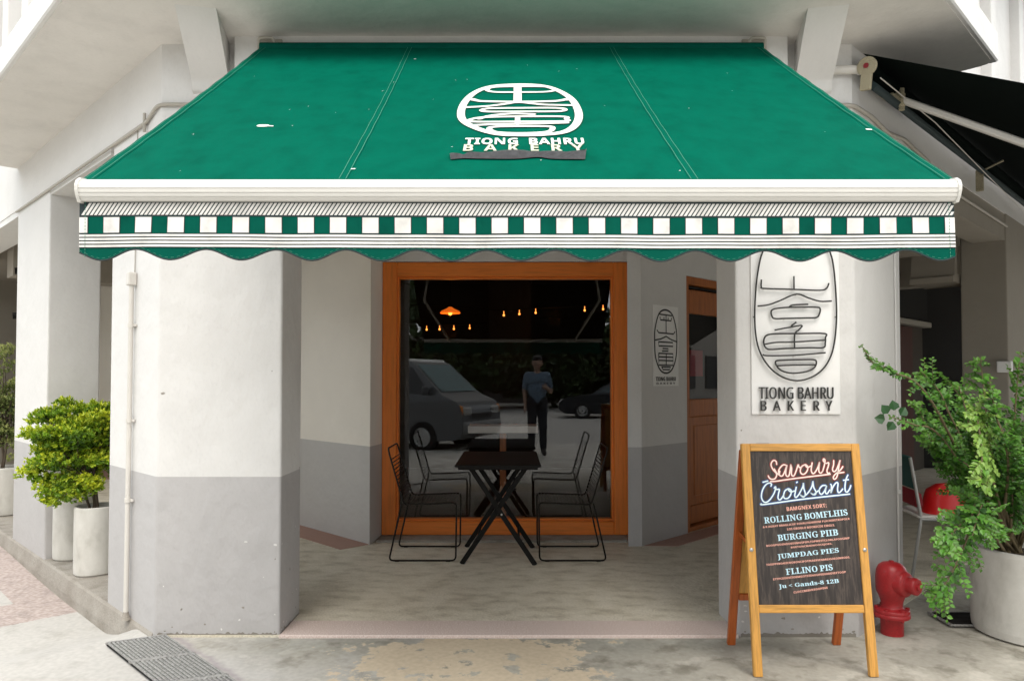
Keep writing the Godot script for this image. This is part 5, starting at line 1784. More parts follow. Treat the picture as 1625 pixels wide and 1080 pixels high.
func clump_bush(parent: Node3D, foot: Vector3, centre: Vector3, radii: Vector3, clumps: int, per: int, mesh: Mesh, mat: Material, dark: Color, mid: Color, light: Color, extra: Array, sd: int, csize := 0.085, stem_r := 0.013):
	var r := RandomNumberGenerator.new()
	r.seed = sd
	var centres := []
	for k in clumps:
		var dv := rand_dir(r)
		var rad := pow(r.randf(), 0.4) * r.randf_range(0.78, 1.08)
		centres.append(centre + Vector3(dv.x * radii.x, dv.y * radii.y, dv.z * radii.z) * rad)
	for e in extra: centres.append(e)
	var xfs := []
	var cols := []
	for c in centres:
		var out: Vector3 = (c - centre)
		var sz := r.randf_range(0.7, 1.25) * csize
		var tone := r.randf_range(-0.18, 0.18)
		for k in per:
			var v := rand_dir(r) * pow(r.randf(), 0.5)
			var p: Vector3 = c + Vector3(v.x * sz * 1.25, v.y * sz * 0.6, v.z * sz * 1.25)
			var up := (Vector3(0, 0.8, 0) + out.normalized() * 0.7 + rand_dir(r) * 0.7)
			var b := facing(up, r).scaled(Vector3.ONE * r.randf_range(0.65, 1.2))
			xfs.append(Transform3D(b, p))
			# young yellow growth sits at the tips of each clump
			var young := 0.5 + v.y * 0.35 + v.length() * 0.25 + tone + out.length() / radii.x * 0.25 - 0.26 + r.randf_range(-0.25, 0.25)
			cols.append(mixc(dark, mid, young * 2.0) if young < 0.5 else mixc(mid, light, young * 2.0 - 1.0))
	scatter(parent, "foliage", mesh, mat, xfs, cols)
	# stems
	var st := MB.new()
	var trunk_top: Vector3 = foot.lerp(centre, 0.45) + Vector3(0.01, 0, 0.01)
	st.tube(smooth([foot, foot.lerp(trunk_top, 0.5) + Vector3(0.012, 0, -0.01), trunk_top]), stem_r, 7)
	st.tube(smooth([foot + Vector3(0.03, 0, 0.01), foot.lerp(trunk_top, 0.6) + Vector3(0.05, 0, 0.02), centre + Vector3(0.10, 0, 0.03)]), stem_r * 0.7, 6)
	st.tube(smooth([foot + Vector3(-0.03, 0, 0.0), foot.lerp(trunk_top, 0.6) + Vector3(-0.05, 0, -0.01), centre + Vector3(-0.09, 0, 0.0)]), stem_r * 0.7, 6)
	for k in range(0, centres.size(), 2):
		st.tube(smooth([trunk_top, trunk_top.lerp(centres[k], 0.5) + Vector3(r.randf_range(-0.03, 0.03), 0.02, r.randf_range(-0.03, 0.03)), centres[k]], false, 3), 0.0035, 5)
	part(parent, "stem", st, M.bark)

func pot(label: String, where: Vector3, r: float, h: float, square := 0.0, group := "") -> Node3D:
	var o := thing("concrete_pot", label, "plant pot", where, 0.35, group)
	var b := MB.new()
	var prof := [Vector2(r * 0.90, 0.0), Vector2(r * 0.985, 0.012), Vector2(r, 0.05), Vector2(r * 1.0, h - 0.02), Vector2(r * 0.99, h - 0.004), Vector2(r * 0.96, h), Vector2(r * 0.885, h), Vector2(r * 0.86, h - 0.012), Vector2(r * 0.85, h - 0.10)]
	var n := 48
	var off := b.v.size()
	for i in prof.size() - 1:
		var s := b.v.size()
		var dd: Vector2 = prof[i + 1] - prof[i]
		var nn := Vector2(dd.y, -dd.x).normalized()
		for k in n + 1:
			var g := TAU * k / n
			var c := cos(g)
			var sn := sin(g)
			var f := 1.0
			if square > 0.0: f = lerpf(1.0, 1.0 / pow(pow(absf(c), 4.0) + pow(absf(sn), 4.0), 0.25), square)
			b.vert(Vector3(prof[i].x * c * f, prof[i].y, prof[i].x * sn * f), Vector3(nn.x * c, nn.y, nn.x * sn))
			b.vert(Vector3(prof[i + 1].x * c * f, prof[i + 1].y, prof[i + 1].x * sn * f), Vector3(nn.x * c, nn.y, nn.x * sn))
		for k in n:
			var a := s + k * 2
			b.face(a, a + 1, a + 3); b.face(a, a + 3, a + 2)
	part(o, "pot_wall", b, M.pot)
	var so := MB.new()
	var ctr := so.vert(Vector3(0, h - 0.05, 0), Vector3.UP)
	for k in 24:
		var g := TAU * k / 24
		so.vert(Vector3(cos(g) * r * 0.9, h - 0.055 + 0.012 * sin(k * 2.3), sin(g) * r * 0.9), Vector3.UP)
	for k in 24:
		so.face(ctr, ctr + 1 + (k + 1) % 24, ctr + 1 + k)
	part(o, "soil", so, M.soil)
	return o

func build_pots_and_plants():
	var g := "pale concrete pots on the left kerb"
	var p1 := pot("nearest pale concrete pot with the yellow-green shrub, against the left corner pillar", P(-2.915, 0.004, 5.19), 0.135, 0.468, 0.45, g)
	var ml := MB.new()
	for k in 26:
		ml.box(at(Vector3(-0.052, 0.05 + k * 0.015, 0.1255)), Vector3(0.003, 0.006, 0.004))
	part(p1, "mould_line", ml, M.groove)
	p1.rotation.y = 0.62
	pot("second pale concrete pot, empty with bare soil, beside the far left pillar", P(-3.325, 0.004, 5.63), 0.142, 0.482, 0.15, g)
	pot("pale concrete pot at the left edge holding the taller dull shrub", P(-5.10, 0.004, 7.44), 0.205, 0.47, 0.0, g)
	var ros := rosette(7, 0.024, 0.013)
	var sh := thing("shrub", "yellow-green rounded shrub in the nearest concrete pot on the left", "shrub")
	clump_bush(sh, P(-2.925, 0.43, 5.19), P(-3.08, 0.92, 5.25), Vector3(0.30, 0.31, 0.32), 96, 78, ros, M.leaf_0, Color(0.025, 0.08, 0.006), Color(0.18, 0.32, 0.012), Color(0.54, 0.59, 0.03),
		[P(-3.30, 0.66, 5.2), P(-3.37, 0.70, 5.2), P(-3.24, 0.62, 5.18), P(-3.2, 0.58, 5.12), P(-3.08, 0.60, 5.1), P(-3.34, 0.84, 5.3), P(-3.16, 0.52, 5.1), P(-3.0, 0.6, 5.15), P(-2.94, 0.66, 5.1), P(-3.32, 0.76, 5.2), P(-2.84, 0.8, 5.1), P(-2.88, 0.62, 5.1), P(-3.02, 0.55, 5.12)], 101)
	var sh2 := thing("shrub", "taller dull green shrub in the pot at the left edge", "shrub")
	clump_bush(sh2, P(-5.13, 0.43, 7.42), P(-5.12, 1.02, 7.42), Vector3(0.27, 0.50, 0.27), 70, 34, ros, M.leaf_1, Color(0.04, 0.07, 0.02), Color(0.16, 0.20, 0.05), Color(0.36, 0.38, 0.13), [P(-5.1, 1.6, 7.4), P(-5.08, 1.66, 7.4), P(-5.16, 1.55, 7.4), P(-5.02, 1.5, 7.4)], 102)
	# big pot and its arching bush on the right
	pot("large round concrete pot with the arching bush at the right edge", P(2.83, -0.012, 4.0), 0.31, 0.462, 0.0)
	arching_bush()

func arching_bush():
	var o := thing("bush", "arching dark green bush with long leafy shoots in the large pot at the right", "bush")
	var r := RandomNumberGenerator.new()
	r.seed = 77
	var foot := Vector3(2.68, 0.43, 4.0)      # (x, h, d)
	var br := [
		[[2.14, 1.23, 3.75], [1.93, 1.39, 3.72], [1.83, 1.43, 3.72], [1.77, 1.53, 3.73]], [[2.17, 1.04, 3.7], [2.0, 1.13, 3.68], [1.88, 1.17, 3.68]], [[2.35, 1.09, 3.9], [2.26, 1.29, 3.9], [2.16, 1.4, 3.9]],
		[[2.5, 0.97, 3.85], [2.47, 1.23, 3.85], [2.45, 1.47, 3.85]], [[2.58, 0.97, 3.8], [2.56, 1.23, 3.75], [2.59, 1.5, 3.75]], [[2.71, 1.04, 3.8], [2.78, 1.3, 3.8]],
		[[2.29, 0.87, 3.6], [2.19, 1.18, 3.55], [2.18, 1.33, 3.6]], [[2.24, 0.76, 3.55], [2.12, 0.62, 3.45], [2.01, 0.46, 3.4], [1.92, 0.34, 3.4]],
		[[2.26, 0.94, 3.5], [2.17, 1.21, 3.45], [2.13, 1.04, 3.35], [2.09, 0.88, 3.3]], [[2.34, 0.85, 3.7], [2.22, 0.98, 3.75], [2.09, 1.07, 3.75]], [[2.61, 0.94, 4.1], [2.54, 1.22, 4.15], [2.47, 1.36, 4.2]],
		[[2.35, 0.94, 3.5], [2.23, 1.19, 3.4], [2.2, 1.36, 3.4]], [[2.46, 0.82, 3.5], [2.46, 1.01, 3.4]], [[2.91, 0.9, 3.9], [3.08, 1.06, 3.9]], [[2.88, 0.77, 4.3], [3.11, 1.13, 4.4]],
		[[2.27, 0.69, 3.6], [2.04, 0.67, 3.4], [1.93, 0.59, 3.35]], [[2.25, 0.68, 3.5], [2.16, 0.78, 3.4], [2.05, 0.66, 3.3]], [[2.29, 0.94, 3.8], [2.19, 1.06, 3.85], [2.11, 1.23, 3.85]],
		[[2.5, 0.8, 3.7], [2.42, 1.02, 3.6], [2.36, 1.18, 3.6]], [[2.62, 0.75, 3.7], [2.6, 0.95, 3.6], [2.55, 1.2, 3.6]], [[2.4, 0.8, 3.9], [2.3, 0.95, 3.95], [2.25, 1.08, 4.0]]]
	var lb := MB.new()
	leaf_shape(lb, Transform3D.IDENTITY, 0.042, 0.034, 0.22)
	var leafm := lb.mesh()
	var dark := Color(0.014, 0.06, 0.007)
	var mid := Color(0.055, 0.185, 0.011)
	var light := Color(0.115, 0.26, 0.022)
	var pale := Color(0.19, 0.31, 0.045)
	var leaves := []       # [transform, colour, size]
	for q in 16:
		var ex := r.randf_range(2.12, 2.95)
		var eh := r.randf_range(0.72, 1.22)
		var ed := r.randf_range(3.45, 4.15)
		if ex < 2.42 and eh < 0.98: eh = 1.0
		if ed < 3.75 and eh < 0.92: eh += 0.2
		br.append([[lerpf(2.66, ex, 0.55), lerpf(0.45, eh, 0.7) + 0.05, lerpf(4.0, ed, 0.5)], [ex, eh, ed]])
	for bi in br.size():
		var pts := [P(foot.x + r.randf_range(-0.05, 0.05), foot.y, foot.z + r.randf_range(-0.05, 0.05))]
		for q in br[bi]: pts.append(P(q[0], q[1], q[2]))
		var cv := smooth(pts, false, 10)
		var st := MB.new()
		var rad := []
		for i in cv.size(): rad.append(lerpf(0.0085, 0.0016, float(i) / (cv.size() - 1)))
		st.tube(cv, 0.004, 6, false, rad)
		var is_pale: bool = bi in [8]
		var sparse: bool = bi in [0, 1]
		# sprays: side shoots set left and right, each with two ranks of small leaves lying in the plane of the spray
		var m := cv.size()
		var plane := (Vector3(-0.15, 0.65, 0.75) + rand_dir(r) * 0.55).normalized()
		var side := 1.0
		for i in range(int(m * 0.24), m - 1):
			var f := float(i) / (m - 1)
			var tdir: Vector3 = (cv[i + 1] - cv[i]).normalized()
			var gap: float = cv[i].distance_to(cv[i + 1])
			var steps := maxi(1, int(gap / 0.015))
			var tip_young := clampf((f - 0.5) * 1.5, 0.0, 1.0)
			for sub in steps:
				side = -side
				var base: Vector3 = cv[i].lerp(cv[i + 1], float(sub) / steps)
				var across := tdir.cross(plane).normalized() * side
				var ld := (across * 0.8 + tdir * 0.6 + rand_dir(r) * 0.3).normalized()
				var sc := r.randf_range(0.55, 1.05) * (lerpf(0.9, 0.42, clampf((f - 0.5) * 2.0, 0, 1)) if sparse else 1.0)
				leaves.append([Transform3D(flat_leaf(ld, r).scaled(Vector3.ONE * sc), base), leaf_colour(r, tip_young, is_pale, dark, mid, light, pale), sc])
				if r.randf() < (0.35 if sparse else 0.85) and f < 0.96:
					var ln := r.randf_range(0.06, 0.19) * lerpf(1.15, 0.5, f) * (0.45 if sparse else 1.0)
					var sdir := (across * 0.75 + tdir * 0.7 + rand_dir(r) * 0.35 + Vector3(0, 0.1, 0)).normalized()
					var bend := Vector3(0, r.randf_range(-0.03, 0.015), 0)
					var tip := base + sdir * ln + bend
					st.tube([base, base.lerp(tip, 0.5) - bend * 0.4, tip], 0.0011, 4)
					var nl := int(ln / 0.0085)
					for k in nl:
						var t := float(k + 1) / nl
						var pp := base.lerp(tip, t) - bend * 0.4 * sin(PI * t)
						var s2 := sdir.cross(plane).normalized() * (1.0 if k % 2 else -1.0)
						var l2d := (s2 * 0.85 + sdir * 0.65 + rand_dir(r) * 0.22).normalized()
						var sc2 := r.randf_range(0.55, 0.95) * lerpf(1.0, 0.6, t * t)
						leaves.append([Transform3D(flat_leaf(l2d, r).scaled(Vector3.ONE * sc2), pp), leaf_colour(r, clampf(tip_young * 0.6 + t * 0.55, 0, 1), is_pale, dark, mid, light, pale), sc2])
		part(o, "branch", st, M.twig)
	# the cluster of rounder leaves at the end of the second shoot
	var rb := MB.new()
	leaf_shape(rb, Transform3D.IDENTITY, 0.052, 0.058, 0.1)
	for q in [[-0.03, 0.02, 0.6], [0.0, 0.035, 0.1], [-0.045, -0.01, 1.4], [-0.005, -0.02, 2.6], [0.03, 0.01, -0.6]]:
		var lf := part(o, "leaf", rb, tinted(Color(0.012, 0.06, 0.014)))
		lf.transform = Transform3D(Basis(Vector3(0, 0, 1), q[2]), P(1.90 + q[0], 1.165 + q[1], 3.67))
	# the largest leaves, nearest the eye, one by one; the rest together
	leaves.sort_custom(func(a, b): return a[2] / (a[0].origin - Vector3(0, EYE, 0)).length() > b[2] / (b[0].origin - Vector3(0, EYE, 0)).length())
	var tints := [tinted(dark), tinted(mid), tinted(mixc(mid, light, 0.5)), tinted(light), tinted(pale)]
	var refs := [dark, mid, mixc(mid, light, 0.5), light, pale]
	var xfs := []
	var cols := []
	for i in leaves.size():
		if i < 240:
			var best := 0
			for k in 5:
				if absf(refs[k].g - leaves[i][1].g) < absf(refs[best].g - leaves[i][1].g): best = k
			var lf := part(o, "leaf", leafm, tints[best])
			lf.transform = leaves[i][0]
		else:
			xfs.append(leaves[i][0])
			cols.append(leaves[i][1])
	scatter(o, "foliage", leafm, M.leaf_2, xfs, cols)

func tinted(c: Color) -> StandardMaterial3D:
	var m: StandardMaterial3D = M.leaf_2.duplicate()
	m.vertex_color_use_as_albedo = false
	m.albedo_color = c.linear_to_srgb()
	return m

func flat_leaf(dirv: Vector3, r: RandomNumberGenerator) -> Basis:
	# leaf blade runs along dirv with its upper side turned up and to the light
	var up := (Vector3(-0.1, 0.8, 0.55) + rand_dir(r) * 0.55).normalized()
	var z := (up - dirv * up.dot(dirv)).normalized()
	return Basis(dirv.cross(z), dirv, z)

func leaf_colour(r: RandomNumberGenerator, young: float, is_pale: bool, dark: Color, mid: Color, light: Color, pale: Color) -> Color:
	var t := r.randf()
	var c := mixc(dark, mid, t * 1.1)
	c = mixc(c, light, young * r.randf_range(0.3, 1.0))
	if is_pale: c = mixc(c, pale, r.randf_range(0.4, 1.0))
	return c

# ==================================================================== what stands behind the camera and shows in the glass
func build_street_behind():
	build_van()
	var c := build_car("dark saloon car parked behind, reflected at the right of the shop window", P(3.95, -0.11, -14.2), PI + 0.12)
	var c2 := c.duplicate()
	c2.name = numbered("car")
	add_child(c2)
	c2.position = P(6.6, -0.11, -10.6)
	c2.set_meta("label", "second dark saloon car, nearer, cut by the right edge of the window reflection")
	build_person()
	# trees across the street, and terraces added to block the low sky
	for q in 6:
		var x := -17.0 + q * 6.6
		street_tree(["dark spreading street tree mirrored at the far left of the window", "dark street tree mirrored above the van roof", "dark street tree mirrored behind the pendant lamp", "dark street tree mirrored in the middle of the glass", "dark street tree mirrored above the saloon car", "dark street tree mirrored at the far right of the window"][q], P(x, -0.12, -21.0 - (q % 2) * 3.0), 4.4 + (q % 3) * 0.4, q)
	terrace("long low dark building added across the street to block low sky, mirrored in the window", P(0, -0.12, -30), 0.0, 90.0, 3.6, M.terrace_dark)
	terrace("added terrace out of view across the left street, blocking low sky", left(-13.0, 27.0, -0.12), -PI / 4, 46.0, 7.6, M.terrace)
	terrace("added terrace out of view across the right street, blocking low sky", right(-13.0, 27.0, -0.12), PI / 4, 46.0, 7.6, M.terrace_dim)

func terrace(label: String, where: Vector3, yaw: float, length: float, height: float, m: Material):
	# its front looks along local -z
	var h := thing("added_terrace", label, "building", where, yaw)
	var w := MB.new()
	w.box(at(Vector3(0, height * 0.5, 3.0)), Vector3(length, height, 6.0))
	part(h, "wall", w, m)
	var rf := MB.new()
	rf.box(at(Vector3(0, height + 0.2, 3.0)), Vector3(length + 1, 0.4, 7.2), 0.05)
	part(h, "roof", rf, M.groove)
	var wm := MB.new()
	wm.box(Transform3D.IDENTITY, Vector3(1.4, 1.7, 0.12))
	var wmesh := wm.mesh()
	var n := int(length / 2.5)
	for k in n:
		for j in (1 if height < 4.0 else 2):
			var o := part(h, "window", wmesh, M.pit)
			o.position = Vector3(-length * 0.5 + 1.25 + k * 2.5, 1.8 + j * 3.4, -0.04)

func street_tree(label: String, where: Vector3, height: float, sd: int):
	var o := thing("street_tree", label, "tree", where, 0.0, "trees across the street")
	var r := RandomNumberGenerator.new()
	r.seed = 900 + sd
	var tr := MB.new()
	tr.tube(smooth([Vector3.ZERO, Vector3(0.1, 1.6, 0.05), Vector3(-0.05, 2.4, 0)]), 0.2, 9, false, [])
	for k in 7:
		var g := TAU * k / 7.0
		tr.tube(smooth([Vector3(-0.05, 2.1, 0), Vector3(cos(g) * 1.2, 3.0, sin(g) * 1.2), Vector3(cos(g) * 2.6, height * 0.75, sin(g) * 2.4)], false, 4), 0.08, 6)
	part(o, "trunk", tr, M.bark)
	var lm := rosette(6, 0.34, 0.22)
	var xfs := []
	var cols := []
	for k in 150:
		var dv := rand_dir(r)
		var c := Vector3(dv.x * 4.2, height * 0.55 + dv.y * height * 0.40, dv.z * 2.4) * Vector3(1, 1, 1)
		for j in 24:
			var p := c + rand_dir(r) * r.randf_range(0.1, 1.0)
			xfs.append(Transform3D(facing(Vector3.UP + rand_dir(r), r), p))
			cols.append(Color(0.018, 0.038, 0.012).lerp(Color(0.05, 0.085, 0.022), r.randf()))
	scatter(o, "crown", lm, M.leaf_3, xfs, cols)

func wheel(parent: Node3D, p: Vector3, r: float, side: float):
	var w := group_node(parent, "wheel")
	var bx := Transform3D(Basis(Vector3.RIGHT, Vector3(0, 0, side), Vector3(0, -side, 0)), p)
	var t := MB.new()
	t.lathe([Vector2(r * 0.6, -0.10), Vector2(r * 0.94, -0.10), Vector2(r, -0.07), Vector2(r, 0.06), Vector2(r * 0.94, 0.10), Vector2(r * 0.62, 0.10)], 24, bx)
	part(w, "tyre", t, M.pit)
	var m := MB.new()
	m.lathe([Vector2(0.001, 0.06), Vector2(r * 0.2, 0.075), Vector2(r * 0.5, 0.06), Vector2(r * 0.62, 0.098), Vector2(r * 0.66, 0.09)], 18, bx)
	part(w, "rim", m, M.steel)

func side_shell(prof: PackedVector2Array, half: float, tuck: float, belt: float, top: float) -> MB:
	# a body from its side outline, sides leaning in above the belt line
	var b := MB.new()
	var area := 0.0
	for i in prof.size(): area += prof[i].cross(prof[(i + 1) % prof.size()])
	var p := prof.duplicate()
	if area < 0: p.reverse()
	var zz := []
	for q in p: zz.append(half - tuck * clampf((q.y - belt) / (top - belt), 0.0, 1.0))
	var m := p.size()
	for i in m:
		var j := (i + 1) % m
		b.quad(Vector3(p[i].x, p[i].y, -zz[i]), Vector3(p[j].x, p[j].y, -zz[j]), Vector3(p[j].x, p[j].y, zz[j]), Vector3(p[i].x, p[i].y, zz[i]))
	var t := Geometry2D.triangulate_polygon(p)
	for i in range(0, t.size(), 3):
		var q := [t[i], t[i + 1], t[i + 2]]
		if (p[q[1]] - p[q[0]]).cross(p[q[2]] - p[q[0]]) < 0: q.reverse()
		b.tri(Vector3(p[q[0]].x, p[q[0]].y, zz[q[0]]), Vector3(p[q[1]].x, p[q[1]].y, zz[q[1]]), Vector3(p[q[2]].x, p[q[2]].y, zz[q[2]]))
		b.tri(Vector3(p[q[2]].x, p[q[2]].y, -zz[q[2]]), Vector3(p[q[1]].x, p[q[1]].y, -zz[q[1]]), Vector3(p[q[0]].x, p[q[0]].y, -zz[q[0]]))
	return b

func build_van():
	var body := plain(0.11, 0.115, 0.12, 0.25, 0.3)
	var roof := plain(0.72, 0.72, 0.70, 0.35)  # sky glare on the roof put into its colour
	var dark := plain(0.006, 0.007, 0.008, 0.08)
	var amber := plain(0.8, 0.25, 0.02, 0.2)
	var o := thing("van", "dark minivan with sky glare painted on its roof, reflected at the left of the shop window", "van", P(-0.62, -0.10, -2.1), 0.42)
	var prof := PackedVector2Array([Vector2(-4.5, 0.32), Vector2(-4.55, 0.9), Vector2(-4.5, 1.25), Vector2(-4.4, 1.72), Vector2(-4.25, 1.80), Vector2(-1.35, 1.82), Vector2(-1.15, 1.78), Vector2(-0.45, 1.14), Vector2(-0.08, 1.0), Vector2(0.0, 0.85), Vector2(0.03, 0.45), Vector2(-0.05, 0.28), Vector2(-0.4, 0.24), Vector2(-4.3, 0.24)])
	part(o, "body", side_shell(eased(prof, 0.07), 0.86, 0.12, 1.05, 1.8), body)
	var rf := MB.new()
	rf.box(at(Vector3(-2.78, 1.80, 0)), Vector3(3.05, 0.11, 1.56), 0.04)
	part(o, "roof_glare_panel", rf, roof)
	var ws := MB.new()
	ws.quad(Vector3(-0.50, 1.20, 0.72), Vector3(-0.50, 1.20, -0.72), Vector3(-1.10, 1.745, -0.66), Vector3(-1.10, 1.745, 0.66))
	part(o, "windscreen", ws, plain(0.10, 0.17, 0.18, 0.1))
	for s in [-1.0, 1.0]:
		for q in [[-1.15, -0.72, -2.0], [-2.08, -2.08, -3.05], [-3.13, -3.13, -4.25]]:
			var m := MB.new()
			var z0: float = s * 0.855
			var z1: float = s * 0.762
			m.quad(Vector3(q[1], 1.16, z0), Vector3(q[2], 1.16, z0), Vector3(q[2], 1.68, z1), Vector3(q[0], 1.68, z1))
			part(o, "side_window", m, dark)
		for x in [-0.85, -3.6]:
			wheel(o, Vector3(x, 0.31, s * 0.80), 0.31, s)
		var hl := MB.new()
		hl.box(at(Vector3(-0.0, 0.82, s * 0.62)), Vector3(0.08, 0.16, 0.32), 0.03)
		part(o, "headlight", hl, M.steel)
		var ind := MB.new()
		ind.box(at(Vector3(-0.07, 0.84, s * 0.825)), Vector3(0.16, 0.18, 0.06), 0.02)
		part(o, "indicator", ind, amber)
		var mi := MB.new()
		mi.box(at(Vector3(-0.75, 1.22, s * 0.98)), Vector3(0.10, 0.18, 0.16), 0.03)
		part(o, "mirror", mi, body)
	var bu := MB.new()
	bu.box(at(Vector3(0.0, 0.50, 0)), Vector3(0.16, 0.24, 1.66), 0.05)
	part(o, "bumper", bu, plain(0.2, 0.2, 0.2, 0.4))
	var gr := MB.new()
	gr.box(at(Vector3(0.01, 0.72, 0)), Vector3(0.06, 0.10, 0.86), 0.01)
	part(o, "grille", gr, dark)

func build_car(label: String, where: Vector3, yaw: float) -> Node3D:
	var body := plain(0.03, 0.032, 0.036, 0.18, 0.4)
	var glass := plain(0.05, 0.07, 0.075, 0.06)
	var o := thing("car", label, "car", where, yaw, "saloon cars mirrored in the window")
	var low := PackedVector2Array([Vector2(2.2, 0.35), Vector2(2.18, 0.62), Vector2(2.0, 0.74), Vector2(1.0, 0.90), Vector2(-1.6, 0.96), Vector2(-2.1, 0.92), Vector2(-2.2, 0.7), Vector2(-2.2, 0.32), Vector2(-1.9, 0.2), Vector2(1.95, 0.2)])
	part(o, "body", side_shell(eased(low, 0.08), 0.87, 0.06, 0.7, 1.0), body)
	var cab := PackedVector2Array([Vector2(1.05, 0.88), Vector2(0.25, 1.38), Vector2(-0.75, 1.42), Vector2(-1.75, 0.94)])
	part(o, "cabin", side_shell(eased(cab, 0.12), 0.80, 0.2, 0.9, 1.42), body)
	var ws := MB.new()
	ws.quad(Vector3(0.99, 0.93, -0.70), Vector3(0.30, 1.365, -0.56), Vector3(0.30, 1.365, 0.56), Vector3(0.99, 0.93, 0.70))
	part(o, "windscreen", ws, plain(0.25, 0.32, 0.35, 0.08))
	for s in [-1.0, 1.0]:
		for q in [[0.72, 0.12, -0.38], [-0.44, -0.44, -1.2]]:
			var m := MB.new()
			m.quad(Vector3(q[0], 0.97, s * 0.795), Vector3(q[2], 0.97, s * 0.795), Vector3(q[2] * 0.86, 1.33, s * 0.66), Vector3(q[1], 1.33, s * 0.66))
			part(o, "side_window", m, glass)
		for x in [1.35, -1.35]:
			wheel(o, Vector3(x, 0.31, s * 0.80), 0.31, s)
		var hl := MB.new()
		hl.box(at(Vector3(2.13, 0.62, s * 0.62)), Vector3(0.12, 0.12, 0.34), 0.03)
		part(o, "headlight", hl, M.steel)
	return o

# ---- a person: one continuous surface from joints with radii, by surface nets
func nets(caps: Array, k: float, cell: float, b: MB):
	var lo := Vector3(1e9, 1e9, 1e9)
	var hi := -lo
	for c in caps:
		for e in 2:
			var rr: float = c[2 + e] + cell * 3
			lo = lo.min(c[e] - Vector3.ONE * rr)
			hi = hi.max(c[e] + Vector3.ONE * rr)
	var n := Vector3i(((hi - lo) / cell).ceil()) + Vector3i.ONE
	var f := PackedFloat32Array()
	f.resize(n.x * n.y * n.z)
	f.fill(1.0)
	for c in caps:
		var p: Vector3 = c[0]
		var q: Vector3 = c[1]
		var pq := q - p
		var l2 := maxf(pq.length_squared(), 1e-9)
		var m: float = maxf(c[2], c[3]) + k + cell * 3
		var i0 := Vector3i(((p.min(q) - Vector3.ONE * m - lo) / cell).floor()).clamp(Vector3i.ZERO, n - Vector3i.ONE)
		var i1 := Vector3i(((p.max(q) + Vector3.ONE * m - lo) / cell).ceil()).clamp(Vector3i.ZERO, n - Vector3i.ONE)
		for z in range(i0.z, i1.z + 1):
			for y in range(i0.y, i1.y + 1):
				for x in range(i0.x, i1.x + 1):
					var w := lo + Vector3(x, y, z) * cell
					var t := clampf((w - p).dot(pq) / l2, 0.0, 1.0)
					var d: float = (w - p - pq * t).length() - lerpf(c[2], c[3], t)
					var at_i := (z * n.y + y) * n.x + x
					var o := f[at_i]
					var h := maxf(k - absf(o - d), 0.0) / k
					f[at_i] = minf(o, d) - h * h * k * 0.25
	var ids := {}
	var sx := 1
	var sy := n.x
	var sz := n.x * n.y
	var corner := [0, sx, sy, sx + sy, sz, sz + sx, sz + sy, sz + sx + sy]
	var co := [Vector3(0, 0, 0), Vector3(1, 0, 0), Vector3(0, 1, 0), Vector3(1, 1, 0), Vector3(0, 0, 1), Vector3(1, 0, 1), Vector3(0, 1, 1), Vector3(1, 1, 1)]
	var ed := [[0, 1], [2, 3], [4, 5], [6, 7], [0, 2], [1, 3], [4, 6], [5, 7], [0, 4], [1, 5], [2, 6], [3, 7]]
	for z in n.z - 1:
		for y in n.y - 1:
			for x in n.x - 1:
				var i := (z * n.y + y) * n.x + x
				var s := 0
				for c in 8:
					if f[i + corner[c]] < 0: s += 1
				if s == 0 or s == 8: continue
				var sum := Vector3.ZERO
				var cnt := 0
				for e in ed:
					var a := f[i + corner[e[0]]]
					var d := f[i + corner[e[1]]]
					if (a < 0) != (d < 0):
						sum += co[e[0]].lerp(co[e[1]], a / (a - d))
						cnt += 1
				var g := Vector3(f[i + 1] - f[i], f[i + sy] - f[i], f[i + sz] - f[i])
				g += Vector3(f[i + sx + sy + sz] - f[i + sy + sz], f[i + sx + sy + sz] - f[i + sx + sz], f[i + sx + sy + sz] - f[i + sx + sy])
				ids[i] = b.vert(lo + (Vector3(x, y, z) + sum / cnt) * cell, g.normalized())
	for z in range(1, n.z - 1):
		for y in range(1, n.y - 1):
			for x in range(1, n.x - 1):
				var i := (z * n.y + y) * n.x + x
				for ax in 3:
					var st: int = [sx, sy, sz][ax]
					var u: int = [sy, sz, sx][ax]
					var v: int = [sz, sx, sy][ax]
					if (f[i] < 0) == (f[i + st] < 0): continue
					if not (ids.has(i) and ids.has(i - u) and ids.has(i - v) and ids.has(i - u - v)): continue
					var q := [ids[i - u - v], ids[i - v], ids[i], ids[i - u]]
					if f[i] >= 0: q.reverse()
					b.face(q[0], q[1], q[2]); b.face(q[0], q[2], q[3])

